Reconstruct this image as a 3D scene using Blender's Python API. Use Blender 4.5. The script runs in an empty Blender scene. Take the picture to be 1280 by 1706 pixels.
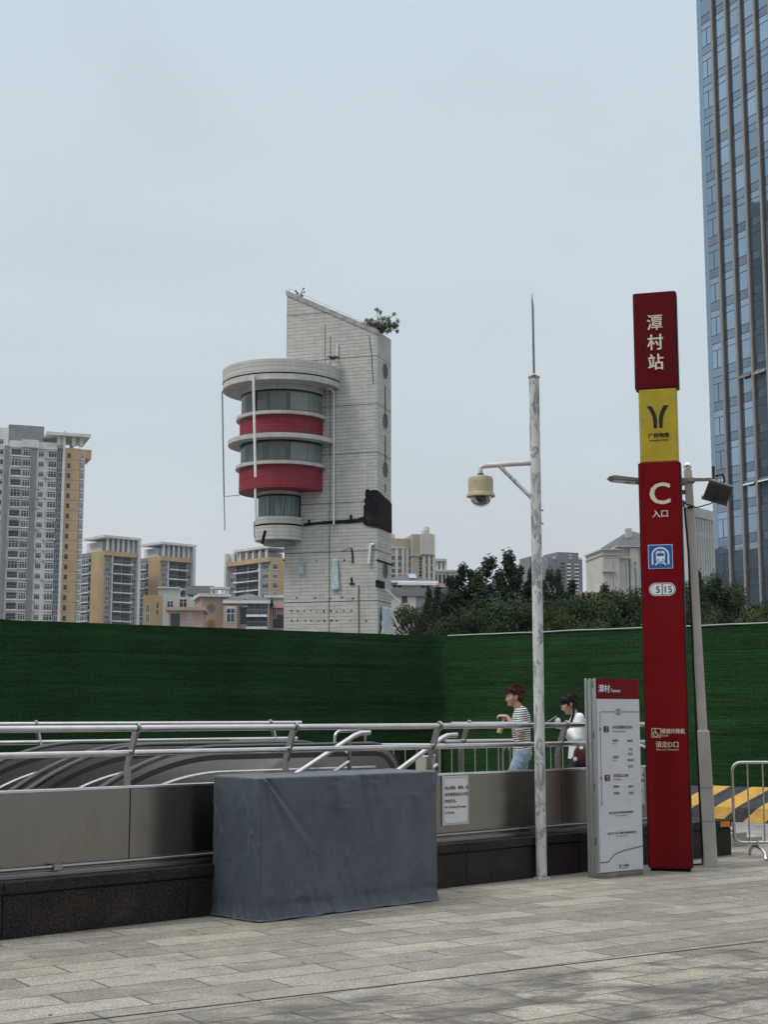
import bpy, bmesh, math, random
from math import sin, cos, tan, pi, radians as R
from mathutils import Vector as V, Matrix, noise as mnoise

scene = bpy.context.scene
COL = scene.collection
rnd = random.Random(7)

# ------------------------------------------------------------------ camera
F, HZ, CAMZ = 2366.0, 1190.0, 1.6          # focal length and horizon in pixels of the 1280x1706 photo
PITCH = math.atan((HZ - 853) / F)
cp, sp = cos(PITCH), sin(PITCH)
cam_d = bpy.data.cameras.new('camera')
cam = bpy.data.objects.new('camera', cam_d)
COL.objects.link(cam)
cam.location = (0, 0, CAMZ)
cam.rotation_euler = (pi / 2 + PITCH, 0, 0)
cam_d.sensor_fit = 'VERTICAL'
cam_d.sensor_height = 36.0
cam_d.sensor_width = 27.0
cam_d.lens = F / 1706 * 36.0
cam_d.clip_start = 0.1
cam_d.clip_end = 8000
scene.camera = cam

# survey helpers: where a sight line of the photo meets the ground / a given distance
def ray(u, v):
    x = (u - 640) / F; y = (853 - v) / F
    return V((x, cp - y * sp, sp + y * cp))
def G(u, v, z=0.0):
    d = ray(u, v); t = (z - CAMZ) / d.z
    return V((d.x * t, d.y * t, z))
def at(u, v, Y):
    d = ray(u, v); t = Y / d.y
    return V((d.x * t, Y, CAMZ + d.z * t))
def zv(v, Y):
    y = (853 - v) / F
    return CAMZ + Y * (sp + y * cp) / (cp - y * sp)
def px(P):
    z = P[2] - CAMZ
    zc = P[1] * cp + z * sp
    return 640 + F * P[0] / zc
def reach(P, d, u, lo=0.0, hi=80.0):
    """how far from P along the horizontal direction d until column u is met"""
    f0 = px((P[0] + d[0] * lo, P[1] + d[1] * lo, P[2])) - u
    for _ in range(50):
        m = (lo + hi) / 2
        fm = px((P[0] + d[0] * m, P[1] + d[1] * m, P[2])) - u
        if (fm > 0) == (f0 > 0): lo = m
        else: hi = m
    return lo

# ------------------------------------------------------------------ mesh builder
class MB:
    def __init__(s):
        s.v = []; s.f = []; s.m = []; s.sm = []
    def add(s, verts, faces, mi=0, M=None, smooth=False):
        o = len(s.v)
        for p in verts:
            p = V(p)
            s.v.append(M @ p if M is not None else p)
        for f in faces:
            s.f.append([o + i for i in f]); s.m.append(mi); s.sm.append(smooth)
        return s
    def box(s, x0, x1, y0, y1, z0, z1, mi=0, M=None):
        vs = [(x0,y0,z0),(x1,y0,z0),(x1,y1,z0),(x0,y1,z0),(x0,y0,z1),(x1,y0,z1),(x1,y1,z1),(x0,y1,z1)]
        fs = [(0,3,2,1),(4,5,6,7),(0,1,5,4),(1,2,6,5),(2,3,7,6),(3,0,4,7)]
        return s.add(vs, fs, mi, M)
    def quad(s, a, b, c, d, mi=0):
        return s.add([a, b, c, d], [(0, 1, 2, 3)], mi)
    def prism(s, poly, y0, y1, mi=0, M=None):
        """poly in (x,z), counter-clockwise seen from -y; extruded from y0 to y1"""
        n = len(poly)
        vs = [(x, y0, z) for x, z in poly] + [(x, y1, z) for x, z in poly]
        fs = [tuple(range(n)), tuple(range(2*n-1, n-1, -1))]
        fs += [(i, i + n, (i + 1) % n + n, (i + 1) % n) for i in range(n)]
        return s.add(vs, fs, mi, M)
    def slab(s, poly, z0, z1, mi=0, M=None):
        """poly in (x,y) counter-clockwise from above"""
        n = len(poly)
        vs = [(x, y, z0) for x, y in poly] + [(x, y, z1) for x, y in poly]
        fs = [tuple(range(n-1, -1, -1)), tuple(range(n, 2*n))]
        fs += [(i, (i + 1) % n, (i + 1) % n + n, i + n) for i in range(n)]
        return s.add(vs, fs, mi, M)
    def tube(s, pts, r, n=12, mi=0, cap=True, M=None, sx=1.0):
        pts = [V(p) for p in pts]; k = len(pts)
        rs = r if isinstance(r, (list, tuple)) else [r] * k
        t0 = (pts[1] - pts[0]).normalized()
        ref = V((0,0,1)) if abs(t0.z) < .9 else V((1,0,0))
        u = t0.cross(ref).normalized(); vs = []
        for i in range(k):
            if i == 0: t = pts[1] - pts[0]
            elif i == k-1: t = pts[-1] - pts[-2]
            else: t = (pts[i+1]-pts[i]).normalized() + (pts[i]-pts[i-1]).normalized()
            t.normalize()
            u = (u - t * u.dot(t)).normalized(); w = t.cross(u)
            for j in range(n):
                a = 2*pi*j/n
                vs.append(pts[i] + (u*cos(a)*sx + w*sin(a))*rs[i])
        fs = [(i*n+j, i*n+(j+1)%n, (i+1)*n+(j+1)%n, (i+1)*n+j) for i in range(k-1) for j in range(n)]
        s.add(vs, fs, mi, M, True)
        if cap:
            s.add([vs[j] for j in range(n)], [tuple(range(n-1,-1,-1))], mi, M)
            s.add([vs[(k-1)*n+j] for j in range(n)], [tuple(range(n))], mi, M)
        return s
    def lathe(s, prof, n=32, c=(0,0,0), mi=0, M=None, a0=0.0, a1=2*pi, smooth=True):
        full = abs(a1 - a0 - 2*pi) < 1e-6
        m = n if full else n + 1
        vs = []
        for r, z in prof:
            for j in range(m):
                a = a0 + (a1 - a0) * j / n
                vs.append((c[0]+r*cos(a), c[1]+r*sin(a), c[2]+z))
        fs = []
        for i in range(len(prof)-1):
            for j in range(n):
                j2 = (j+1) % m
                fs.append((i*m+j, i*m+j2, (i+1)*m+j2, (i+1)*m+j))
        return s.add(vs, fs, mi, M, smooth)
    def ball(s, c, r, n=16, k=10, mi=0, M=None):
        prof = [(max(1e-4, cos(-pi/2+pi*i/k)), sin(-pi/2+pi*i/k)) for i in range(k+1)]
        rx, ry, rz = r if isinstance(r, (tuple, list)) else (r, r, r)
        T = Matrix.Translation(c) @ Matrix.Diagonal((rx, ry, rz, 1))
        if M is not None: T = M @ T
        return s.lathe(prof, n, (0,0,0), mi, T)
    def strip(s, pts, w, y, mi=0):
        """flat ribbon in the (x,z) plane at depth y, facing -y"""
        pts = [V((p[0], p[1])) for p in pts]; k = len(pts); L = []
        ws = w if isinstance(w, (list, tuple)) else [w]*k
        for i in range(k):
            a = pts[max(0,i-1)]; b = pts[min(k-1,i+1)]
            t = (b-a).normalized(); n = V((-t.y, t.x))
            L.append((pts[i]+n*ws[i]/2, pts[i]-n*ws[i]/2))
        for i in range(k-1):
            a, b = L[i]; c, d = L[i+1]
            s.add([(b.x,y,b.y),(d.x,y,d.y),(c.x,y,c.y),(a.x,y,a.y)], [(0,1,2,3)], mi)
        return s
    def text(s, body, size, x, z, y=0.0, mi=0, align='LEFT', off=0.0, xs=1.0, ext=0.0, shear=0.0, bold=0.0):
        c = bpy.data.curves.new('t', 'FONT'); c.body = body; c.size = size; c.offset = off
        c.align_x = align; c.resolution_u = 3; c.extrude = ext; c.shear = shear
        o = bpy.data.objects.new('t', c); COL.objects.link(o)
        dg = bpy.context.evaluated_depsgraph_get()
        m = bpy.data.meshes.new_from_object(o.evaluated_get(dg))
        vs = [(x + p.co.x*xs, y - p.co.z, z + p.co.y) for p in m.vertices]
        fs = [tuple(p.vertices) for p in m.polygons]
        s.add(vs, fs, mi)
        if bold:
            for k, (bx_, bz_) in enumerate(((1,0),(-1,0),(0,1),(0,-1),(.7,.7),(-.7,-.7))): s.add([(p[0]+bx_*bold, p[1]-.00012*(k+1), p[2]+bz_*bold*.45) for p in vs], fs, mi)
        bpy.data.objects.remove(o); bpy.data.curves.remove(c); bpy.data.meshes.remove(m)
        return s
    def mesh(s, name, mats, smooth_angle=35):
        me = bpy.data.meshes.new(name)
        me.from_pydata([tuple(p) for p in s.v], [], s.f)
        for mt in (mats if isinstance(mats, (list, tuple)) else [mats]): me.materials.append(mt)
        me.polygons.foreach_set('material_index', s.m)
        me.polygons.foreach_set('use_smooth', s.sm)
        uv = me.uv_layers.new(name='UVMap').data          # metric box mapping
        for p in me.polygons:
            n = p.normal
            if abs(n.z) > .75:
                for li in p.loop_indices:
                    q = me.vertices[me.loops[li].vertex_index].co; uv[li].uv = (q.x, q.y)
            else:
                t = V((-n.y, n.x, 0)).normalized()
                for li in p.loop_indices:
                    q = me.vertices[me.loops[li].vertex_index].co; uv[li].uv = (q.dot(t), q.z)
        if any(s.sm):
            try: me.set_sharp_from_angle(angle=R(smooth_angle))
            except Exception: pass
        me.update()
        return me
    def build(s, name, mats, parent=None, bevel=0.0, loc=None, label=None):
        o = bpy.data.objects.new(name, s.mesh(name, mats)); COL.objects.link(o)
        if parent is not None: o.parent = parent
        if loc is not None: o.location = loc
        if bevel:
            b = o.modifiers.new('bevel', 'BEVEL'); b.width = bevel; b.segments = 2
            b.limit_method = 'ANGLE'; b.angle_limit = R(40); b.harden_normals = False
        if label: o['label'] = label
        return o

def tag(o, label, cat, group=None, kind=None):
    if label: o['label'] = label
    if cat: o['category'] = cat
    if group: o['group'] = group
    if kind: o['kind'] = kind
    return o
def thing(name, label, cat, loc=(0,0,0), rz=0.0, group=None):
    o = bpy.data.objects.new(name, None); COL.objects.link(o)
    o.empty_display_size = .3
    o.location = loc; o.rotation_euler = (0, 0, rz)
    return tag(o, label, cat, group)
def struct(name, mb, mats):
    o = mb.build(name, mats); o['kind'] = 'structure'; o['label'] = name.replace('_', ' '); return o
KIDS = {}
def copy_thing(o, label=None, parent=None):
    c = o.copy(); COL.objects.link(c)
    if parent is not None: c.parent = parent
    for ch in [k for k in COL.objects if k.parent == o]: copy_thing(ch, None, c)
    if label: c['label'] = label
    return c

# ------------------------------------------------------------------ materials
def new_mat(name):
    m = bpy.data.materials.new(name); m.use_nodes = True
    nt = m.node_tree; b = nt.nodes['Principled BSDF']
    return m, nt, b
def lin(r, g, b):
    f = lambda c: ((c/255+.055)/1.055)**2.4 if c > 10 else c/255/12.92
    return (f(r), f(g), f(b))
def node(nt, t, **kw):
    n = nt.nodes.new(t)
    for k, v in kw.items():
        if k in n.inputs: n.inputs[k].default_value = v
        else: setattr(n, k, v)
    return n
def mixc(nt, fac, a, b, mode='MIX'):
    n = nt.nodes.new('ShaderNodeMix'); n.data_type = 'RGBA'; n.blend_type = mode
    for sock, val in ((n.inputs[0], fac), (n.inputs[6], a), (n.inputs[7], b)):
        if hasattr(val, 'default_value') or hasattr(val, 'is_linked'): nt.links.new(val, sock)
        elif isinstance(val, (int, float)): sock.default_value = val
        else: sock.default_value = (*val[:3], 1)
    return n.outputs[2]
def ramp(nt, src, lo, hi, smooth=True):
    n = nt.nodes.new('ShaderNodeMapRange'); n.clamp = True
    if smooth: n.interpolation_type = 'SMOOTHSTEP'
    nt.links.new(src, n.inputs[0]); n.inputs[1].default_value = lo; n.inputs[2].default_value = hi
    return n.outputs[0]
def math_(nt, op, a, b=None):
    n = nt.nodes.new('ShaderNodeMath'); n.operation = op
    for i, x in enumerate((a, b)):
        if x is None: continue
        if isinstance(x, (int, float)): n.inputs[i].default_value = x
        else: nt.links.new(x, n.inputs[i])
    return n.outputs[0]
def coords(nt, kind='Object', scale=(1,1,1), rot=(0,0,0), loc=(0,0,0)):
    t = nt.nodes.new('ShaderNodeTexCoord'); m = nt.nodes.new('ShaderNodeMapping')
    m.inputs['Scale'].default_value = scale; m.inputs['Rotation'].default_value = rot; m.inputs['Location'].default_value = loc
    nt.links.new(t.outputs[kind], m.inputs['Vector'])
    return m.outputs['Vector']
def noise_(nt, vec, scale, detail=6, rough=.6, dist=0):
    n = node(nt, 'ShaderNodeTexNoise', Scale=scale, Detail=detail, Roughness=rough, Distortion=dist)
    nt.links.new(vec, n.inputs['Vector']); return n.outputs['Fac']
def bump_(nt, b, h, strength, dist=.01):
    n = node(nt, 'ShaderNodeBump', Strength=strength, Distance=dist)
    nt.links.new(h, n.inputs['Height']); nt.links.new(n.outputs[0], b.inputs['Normal']); return n
def mat(name, c, rough=.6, metal=0.0, var=.12, vs=2.0, stretch=(1,1,1), bump=0.0, bs=60, spec=.5, dirt=None, dirt_amt=.4, dirt_scale=(1.5,1.5,.35), rvar=.1, objrand=0.0, kind='Object'):
    m, nt, b = new_mat(name)
    v = coords(nt, kind, stretch)
    n = noise_(nt, v, vs)
    lo = tuple(x*(1-var) for x in c); hi = tuple(min(1, x*(1+var)) for x in c)
    col = mixc(nt, ramp(nt, n, .3, .7), lo, hi)
    if dirt:
        dv = coords(nt, kind, dirt_scale)
        dn = noise_(nt, dv, 1.6, 8, .68, .4)
        f = math_(nt, 'MULTIPLY', ramp(nt, dn, .48, .72), dirt_amt)
        col = mixc(nt, f, col, dirt)
    if objrand:
        oi = nt.nodes.new('ShaderNodeObjectInfo')
        f = math_(nt, 'MULTIPLY_ADD', oi.outputs['Random'], objrand*2)
        f.node.inputs[2].default_value = 1-objrand
        col = mixc(nt, 1.0, col, f, 'MULTIPLY')
    nt.links.new(col, b.inputs['Base Color'])
    b.inputs['Metallic'].default_value = metal
    b.inputs['Specular IOR Level'].default_value = spec
    rr = nt.nodes.new('ShaderNodeMapRange'); nt.links.new(n, rr.inputs[0])
    rr.inputs[3].default_value = max(.02, rough-rvar); rr.inputs[4].default_value = min(1, rough+rvar)
    nt.links.new(rr.outputs[0], b.inputs['Roughness'])
    if bump:
        bn = noise_(nt, coords(nt, kind, stretch), bs, 4)
        bump_(nt, b, bn, bump, .02)
    return m
# ------------------------------------------------------------------ light: overcast noon
SUN_EL, SUN_AZ = R(52), R(243)      # veiled sun, to the left and a little behind the camera
w = bpy.data.worlds.new('World'); scene.world = w; w.use_nodes = True
nt = w.node_tree; bg = nt.nodes['Background']
sky = nt.nodes.new('ShaderNodeTexSky'); sky.sky_type = 'NISHITA'; sky.sun_disc = False
sky.sun_elevation = SUN_EL; sky.sun_rotation = SUN_AZ
sky.air_density = 1.0; sky.dust_density = 4.0; sky.ozone_density = 1.5
tc = nt.nodes.new('ShaderNodeTexCoord')
sx = nt.nodes.new('ShaderNodeSeparateXYZ'); nt.links.new(tc.outputs['Generated'], sx.inputs[0])
el = sx.outputs['Z']
# cloud layer: radiance rises towards the zenith as under a real overcast
cr = nt.nodes.new('ShaderNodeValToRGB'); nt.links.new(el, cr.inputs[0])
E_ = cr.color_ramp.elements
E_[0].position = 0.0; E_[0].color = (5.5, 5.95, 6.25, 1)
E_[1].position = 1.0; E_[1].color = (18.0, 18.7, 19.4, 1)
for p_, c_ in ((.12, (5.4, 5.92, 6.3, 1)), (.30, (5.4, 6.1, 6.65, 1)), (.46, (5.5, 6.35, 7.05, 1)), (.62, (8.6, 9.3, 9.9, 1))):
    e_ = E_.new(p_); e_.color = c_
mp = nt.nodes.new('ShaderNodeMapping'); mp.inputs['Scale'].default_value = (1, 1, 2.2)
nt.links.new(tc.outputs['Generated'], mp.inputs['Vector'])
cn = noise_(nt, mp.outputs[0], 2.6, 5, .55, .5)
cf = nt.nodes.new('ShaderNodeMapRange'); nt.links.new(cn, cf.inputs[0])
cf.inputs[1].default_value = .3; cf.inputs[2].default_value = .7; cf.inputs[3].default_value = .94; cf.inputs[4].default_value = 1.06
cloud = mixc(nt, 1.0, cr.outputs[0], cf.outputs[0], 'MULTIPLY')
col = mixc(nt, .93, sky.outputs[0], cloud)
nt.links.new(col, bg.inputs['Color']); bg.inputs['Strength'].default_value = .113

sl = bpy.data.lights.new('sun', 'SUN'); sl.energy = 1.5; sl.angle = R(14); sl.color = (1, .965, .92)
sun = bpy.data.objects.new('sun', sl); COL.objects.link(sun)
sd = V((sin(SUN_AZ)*cos(SUN_EL), cos(SUN_AZ)*cos(SUN_EL), sin(SUN_EL)))
sun.rotation_euler = sd.to_track_quat('Z', 'Y').to_euler()
sun.location = sd * 60
vsx = scene.view_settings
scene.display_settings.display_device = 'sRGB'
vsx.view_transform = 'Standard'; vsx.look = 'None'; vsx.exposure = 0; vsx.gamma = 1; vsx.use_curve_mapping = False
scene.cycles.max_bounces = 8; scene.cycles.use_denoising = True
scene.cycles.volume_bounces = 0

# ------------------------------------------------------------------ the entrance frame: s along the wall, b into the station
WA = V((.73344, .67976, 0)); WB = V((-.67976, .73344, 0)); W0 = G(0, 1570) + WB * .08
WRZ = math.atan2(WA.y, WA.x)
def S(s, b, z=0.0): return W0 + WA*s + WB*b + V((0,0,z))
MW = Matrix.Translation(W0) @ Matrix.Rotation(WRZ, 4, 'Z')
WALL_END = 9.25

# ------------------------------------------------------------------ ground
_a, _b = G(0,1722), G(1280,1566)
_ang = R(-33.3)
STAIN_Y = (sin(_ang)*_b.x + cos(_ang)*_b.y)
def paving_mat():
    m, nt, b = new_mat('stone_paving')
    ang = R(-34.5)
    v = coords(nt, 'Object', rot=(0,0,ang))
    # rows wander a little so that joints do not look ruled
    br = node(nt, 'ShaderNodeTexBrick', offset=.42, offset_frequency=2, squash=1.0, squash_frequency=2)
    br.inputs['Scale'].default_value = 1.0
    br.inputs['Brick Width'].default_value = .90; br.inputs['Row Height'].default_value = .30
    br.inputs['Mortar Size'].default_value = .0105; br.inputs['Mortar Smooth'].default_value = .6; br.inputs['Bias'].default_value = -.1
    br.inputs['Color1'].default_value = (.215,.198,.164,1); br.inputs['Color2'].default_value = (.36,.333,.28,1)
    br.inputs['Mortar'].default_value = (.5,.5,.5,1)
    nt.links.new(v, br.inputs['Vector'])
    o = coords(nt, 'Object')
    fine = noise_(nt, o, 42, 6, .85)
    speck = noise_(nt, o, 95, 4, .8)
    mid = noise_(nt, o, 5, 8, .7, .4)
    big = noise_(nt, o, .55, 9, .68, .7)
    warm = noise_(nt, coords(nt, 'Object', loc=(7,3,0)), .45, 6, .6, .5)
    col = br.outputs['Color']
    col = mixc(nt, math_(nt,'MULTIPLY',ramp(nt, warm, .5, .68), .5), col, (.45,.385,.27))
    col = mixc(nt, math_(nt,'MULTIPLY',ramp(nt, big, .52, .68), .55), col, (.165,.158,.145))
    col = mixc(nt, math_(nt,'MULTIPLY',ramp(nt, mid, .50, .68), .38), col, (.16,.152,.138))
    col = mixc(nt, math_(nt,'MULTIPLY',ramp(nt, mid, .50, .30), .30), col, (.50,.475,.42))
    col = mixc(nt, 1.0, col, mixc(nt, ramp(nt, fine, .3, .7), (.52,.52,.52), (1.40,1.40,1.40)), 'MULTIPLY')
    col = mixc(nt, 1.0, col, mixc(nt, ramp(nt, speck, .36, .64), (.55,.55,.55), (1.38,1.38,1.38)), 'MULTIPLY')
    # the strip nearest us is older and blotched: dark damp stains drawn out along the rows
    so = nt.nodes.new('ShaderNodeSeparateXYZ'); nt.links.new(coords(nt,'Object',rot=(0,0,R(-33.3))), so.inputs[0])
    stn = noise_(nt, coords(nt,'Object',(1,1.7,1),(0,0,ang)), 1.5, 9, .75, .5)
    near = ramp(nt, so.outputs['Y'], STAIN_Y+.05, STAIN_Y-.25)
    sm = math_(nt,'MULTIPLY', ramp(nt, stn, .43, .60), math_(nt,'ADD', math_(nt,'MULTIPLY', near, .68), .20))
    col = mixc(nt, sm, col, (.085,.078,.068))
    # joints: mostly dirty, here and there bleached
    jn = noise_(nt, coords(nt, 'Object', loc=(2,9,0)), 1.1, 4)
    jc = mixc(nt, ramp(nt, jn, .56, .66), (.05,.046,.04), (.40,.37,.32))
    jf = math_(nt, 'MULTIPLY', br.outputs['Fac'], .92)
    col = mixc(nt, jf, col, jc)
    nt.links.new(col, b.inputs['Base Color'])
    rg = nt.nodes.new('ShaderNodeMapRange'); nt.links.new(big, rg.inputs[0]); rg.inputs[3].default_value = .9; rg.inputs[4].default_value = .6
    nt.links.new(rg.outputs[0], b.inputs['Roughness'])
    b.inputs['Specular IOR Level'].default_value = .3
    h = math_(nt, 'SUBTRACT', math_(nt,'MULTIPLY',fine,.5), math_(nt,'MULTIPLY',br.outputs['Fac'], 1.0))
    bump_(nt, b, h, .75, .007)
    return m
M_PAVE = paving_mat()
M_CONC = mat('grey_concrete', (.27,.265,.25), .85, var=.25, vs=1.2, bump=.2, bs=90, dirt=(.14,.135,.125), dirt_amt=.6, dirt_scale=(1,1,1))
M_ROAD = mat('worn_asphalt', (.26,.27,.26), .85, var=.22, vs=2.5, bump=.25, bs=140, dirt=(.13,.13,.125), dirt_amt=.6, dirt_scale=(1,1,1))
M_EARTH = mat('city_ground', (.18,.18,.17), .95, var=.3, vs=.05)
M_DARKLINE = mat('joint_filler', (.035,.033,.03), .9)

def rect(mb, s0, s1, b0, b1, z):
    mb.quad(S(s0,b0,z), S(s1,b0,z), S(s1,b1,z), S(s0,b1,z))
# wide ground with the stairwell left open
g = MB(); H0, H1, B0, B1_ = -9.0, 5.45, .30, 4.5
oc = [V((-560,-200,-.02)), V((560,-200,-.02)), V((560,760,-.02)), V((-560,760,-.02))]; ic = [S(H0,B0,-.02), S(H1,B0,-.02), S(H1,B1_,-.02), S(H0,B1_,-.02)]
for k in range(4): g.quad(oc[k], oc[(k+1)%4], ic[(k+1)%4], ic[k])
struct('ground', g, M_EARTH)
g = MB(); rect(g, -40, 45, -40, .15, 0.0); rect(g, WALL_END, 15.5, .15, 1.35, 0.0)
struct('plaza_paving', g, M_PAVE)
g = MB(); rect(g, WALL_END+.02, 60, 1.36, 14, -.012); rect(g, -14, WALL_END, 6.6, 14, -.012)
rect(g, 15.5, 60, .15, 1.36, -.012)
struct('road', g, M_ROAD)
g = MB()
a_, b_ = G(-300, 1752), G(1700, 1519)
d_ = (b_-a_).normalized(); n_ = V((-d_.y, d_.x, 0))*.009
g.quad(a_-n_+V((0,0,.003)), b_-n_+V((0,0,.003)), b_+n_+V((0,0,.003)), a_+n_+V((0,0,.003)))
struct('expansion_joint', g, M_DARKLINE)
# raised entrance landing behind the parapet and the well the stairs drop into
PLAT = .27
g = MB()
pl = [(5.45,.34),(WALL_END-.1,.34),(WALL_END-.1,6.5),(5.45,6.5)]
g.slab([S(s,b).xy[:] for s,b in pl], -.015, PLAT)
g.slab([S(s,b).xy[:] for s,b in [(-9,4.5),(5.45,4.5),(5.45,6.5),(-9,6.5)]], -.015, PLAT)
struct('entrance_landing', g, M_CONC)
g = MB()
c0, c1, c2, c3 = [(H0,B0),(H1,B0),(H1,B1_),(H0,B1_)]
for (p, q) in ((c0,c1),(c1,c2),(c2,c3),(c3,c0)):
    g.quad(S(*q,-.02), S(*p,-.02), S(*p,-5.5), S(*q,-5.5))
rect(g, H0, H1, B0, B1_, -5.5)
struct('stairwell_walls', g, M_CONC)
# flight of stairs between the parapet and the first escalator
g = MB()
prof = [(5.45, PLAT)]
s_, z_ = 5.2, PLAT
for i in range(24):
    prof += [(s_, z_), (s_, z_-.15)]; z_ -= .15; s_ -= .31
prof += [(s_, z_-.6), (5.45, -.9)]
prof = prof[::-1]
g.prism(prof, .34, 1.30, 0, MW)
struct('station_stairs', g, M_CONC)
# ------------------------------------------------------------------ station entrance
def granite_mat():
    m, nt, b = new_mat('dark_granite')
    v = coords(nt, 'Object')
    n1 = noise_(nt, v, 55, 5, .75); n2 = noise_(nt, v, 3, 5); n3 = noise_(nt, v, 140, 2)
    c = mixc(nt, ramp(nt, n1, .42, .68), (.010,.0085,.0075), (.062,.050,.043))
    c = mixc(nt, ramp(nt, n3, .62, .74), c, (.12,.105,.095))
    c = mixc(nt, 1.0, c, mixc(nt, ramp(nt, n2, .3, .7), (.7,.7,.7), (1.25,1.22,1.2)), 'MULTIPLY')
    d = noise_(nt, coords(nt,'Object',(1.2,1.2,2.5)), 1.3, 8, .7)
    c = mixc(nt, math_(nt,'MULTIPLY',ramp(nt,d,.55,.75),.35), c, (.075,.07,.064))
    nt.links.new(c, b.inputs['Base Color'])
    b.inputs['Roughness'].default_value = .5; b.inputs['Specular IOR Level'].default_value = .18
    bump_(nt, b, n1, .08, .004)
    return m
M_GRAN = granite_mat()
def steel_mat(name, c=(.40,.39,.375), rough=.3, grain=(1.5,1.5,90), smudge=.35, metal=1.0, bump=0.0):
    m, nt, b = new_mat(name)
    gr = noise_(nt, coords(nt, 'Object', grain), 3, 4, .7)
    sm = noise_(nt, coords(nt, 'Object', (1,1,.6)), 1.5, 2, .4, 0)
    col = mixc(nt, ramp(nt, gr, .25, .75), tuple(x*.9 for x in c), tuple(x*1.1 for x in c))
    col = mixc(nt, math_(nt,'MULTIPLY',ramp(nt, sm, .45, .75), smudge), col, tuple(x*.6 for x in c))
    nt.links.new(col, b.inputs['Base Color']); b.inputs['Metallic'].default_value = metal
    rr = nt.nodes.new('ShaderNodeMapRange'); nt.links.new(sm, rr.inputs[0]); rr.inputs[3].default_value = rough-.06; rr.inputs[4].default_value = rough+.1
    nt.links.new(rr.outputs[0], b.inputs['Roughness'])
    if bump: bump_(nt, b, gr, bump, .002)
    return m
M_STEEL = steel_mat('brushed_steel', (.285,.27,.25), .20, (40,40,1.2), .12)
M_TUBE = steel_mat('steel_tube', (.53,.52,.50), .18, (2,2,2), .08)
M_POST = steel_mat('steel_flat_bar', (.34,.325,.305), .33, (2,2,40), .3)
M_ESC = steel_mat('escalator_cladding', (.46,.43,.405), .28, (30,30,1.5), .2)
M_TRIM = steel_mat('bright_trim', (.8,.8,.79), .16, (2,2,2), .1)
M_BLACK = mat('black_rubber', (.008,.008,.009), .5, var=.3, spec=.25)
M_DGREY = mat('dark_grey_paint', (.05,.05,.052), .5)
M_WHITE = mat('white_paint', (.72,.73,.72), .45, var=.06)

pl = thing('granite_plinth', 'long low dark speckled granite plinth under the steel parapet of the station entrance', 'plinth', W0, WRZ)
def plinth_run(s0, s1, joint):
    g = MB(); g.box(s0, s1, 0, .40, 0, .292); return g
edges = [-8, -4.9, -3.25, -1.6, .05, 1.66, 1.9+1.3, 4.85, 6.5, 8.15, WALL_END]
for i in range(len(edges)-1):
    g = MB(); g.box(edges[i]+.003, edges[i+1]-.003, 0, .38, -.05, .305); g.build('base_slab', M_GRAN, pl, .004)
    g = MB(); g.box(edges[i]+.003, edges[i+1]-.003, -.018, .38, .318, .40); g.build('cap_slab', M_GRAN, pl, .006)
g = MB(); g.box(-8, WALL_END-.01, .012, .37, .304, .319); g.build('shadow_joint', M_BLACK, pl)
g = MB(); g.box(WALL_END-1.2, WALL_END, .383, 1.6, -.05, .40); g.build('return_slab', M_GRAN, pl, .006)
g = MB(); g.box(WALL_END-.24, WALL_END-.05, -.024, -.017, .325, .385); g.build('reflector', mat('amber_reflector', (.65,.22,.03), .35), pl)

# front parapet: sheet-steel panels, bent posts, two tube rails
def parapet(name, label, s0, s1, b, posts, out, panels=True, zfoot=.40, s_end=None):
    t = thing(name, label, 'railing', S(s0, b), WRZ)
    L = s1 - s0; o = -1 if out else 1              # posts lean outwards
    r = MB(); r.tube([(-.02,o*.10,1.49),(L+.25,o*.10,1.49)], .027, 16); r.build('top_rail', M_TUBE, t)
    r = MB(); r.tube([(-.02,-o*.0,1.295),(L+.1,-o*.0,1.295)], .025, 16); r.build('middle_rail', M_TUBE, t)
    for p in posts:
        x = p - s0
        g = MB()
        g.prism([(-.034,zfoot+.0),(.034,zfoot+.0),(.034,1.21),(.034,1.23),(-.034,1.23),(-.034,1.21)], -.012+o*(-.035)-.0, .012+o*(-.035), 0)
        # flat bar seen broadside: lower upright, upper leaning part, hook round the rail
        pts = [V((x, -o*.03, zfoot)), V((x, -o*.03, 1.20)), V((x, o*.075, 1.47))]
        g = MB()
        for a, c in ((pts[0], pts[1]), (pts[1], pts[2])):
            d = (c-a).normalized(); n = d.cross(V((1,0,0))).normalized()
            hw, ht = .012, .034
            vs = []
            for q in (a, c):
                for ex, ey in ((-hw,-ht),(hw,-ht),(hw,ht),(-hw,ht)):
                    vs.append(q + V((1,0,0))*ex + n*ey)
            g.add(vs, [(3,2,1,0),(4,5,6,7),(0,1,5,4),(1,2,6,5),(2,3,7,6),(3,0,4,7)])
        po = g.build('post', M_POST, t, .003)
        h = MB()
        h.tube([(x+dx, o*.10+.037*cos(a), 1.49+.037*sin(a)) for dx in (0,) for a in [2*pi*k/16 for k in range(17)]], .011, 8, cap=False)
        h.build('rail_clamp', M_POST, po)
    return t
fr = parapet('front_railing', 'steel parapet rail with leaning posts along the near side of the metro stairs', -5.5, 8.25, .20,
             [-4.0, -1.8, -.25, 1.22, 2.83, 4.60, 6.47, 8.1], True)
cuts = [-5.5, -4.0, -1.8, -.25, 1.22, 2.83, 4.60, 6.47, 8.2]
for i in range(len(cuts)-1):
    g = MB(); g.box(cuts[i]+.004+5.5, cuts[i+1]-.004+5.5, -.02, .015, .43, 1.02); g.build('steel_panel', M_STEEL, fr, .003)
g = MB(); g.box(0, 13.7, -.035, .035, 1.02, 1.042); g.build('panel_cap', M_TRIM, fr, .004)
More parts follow.
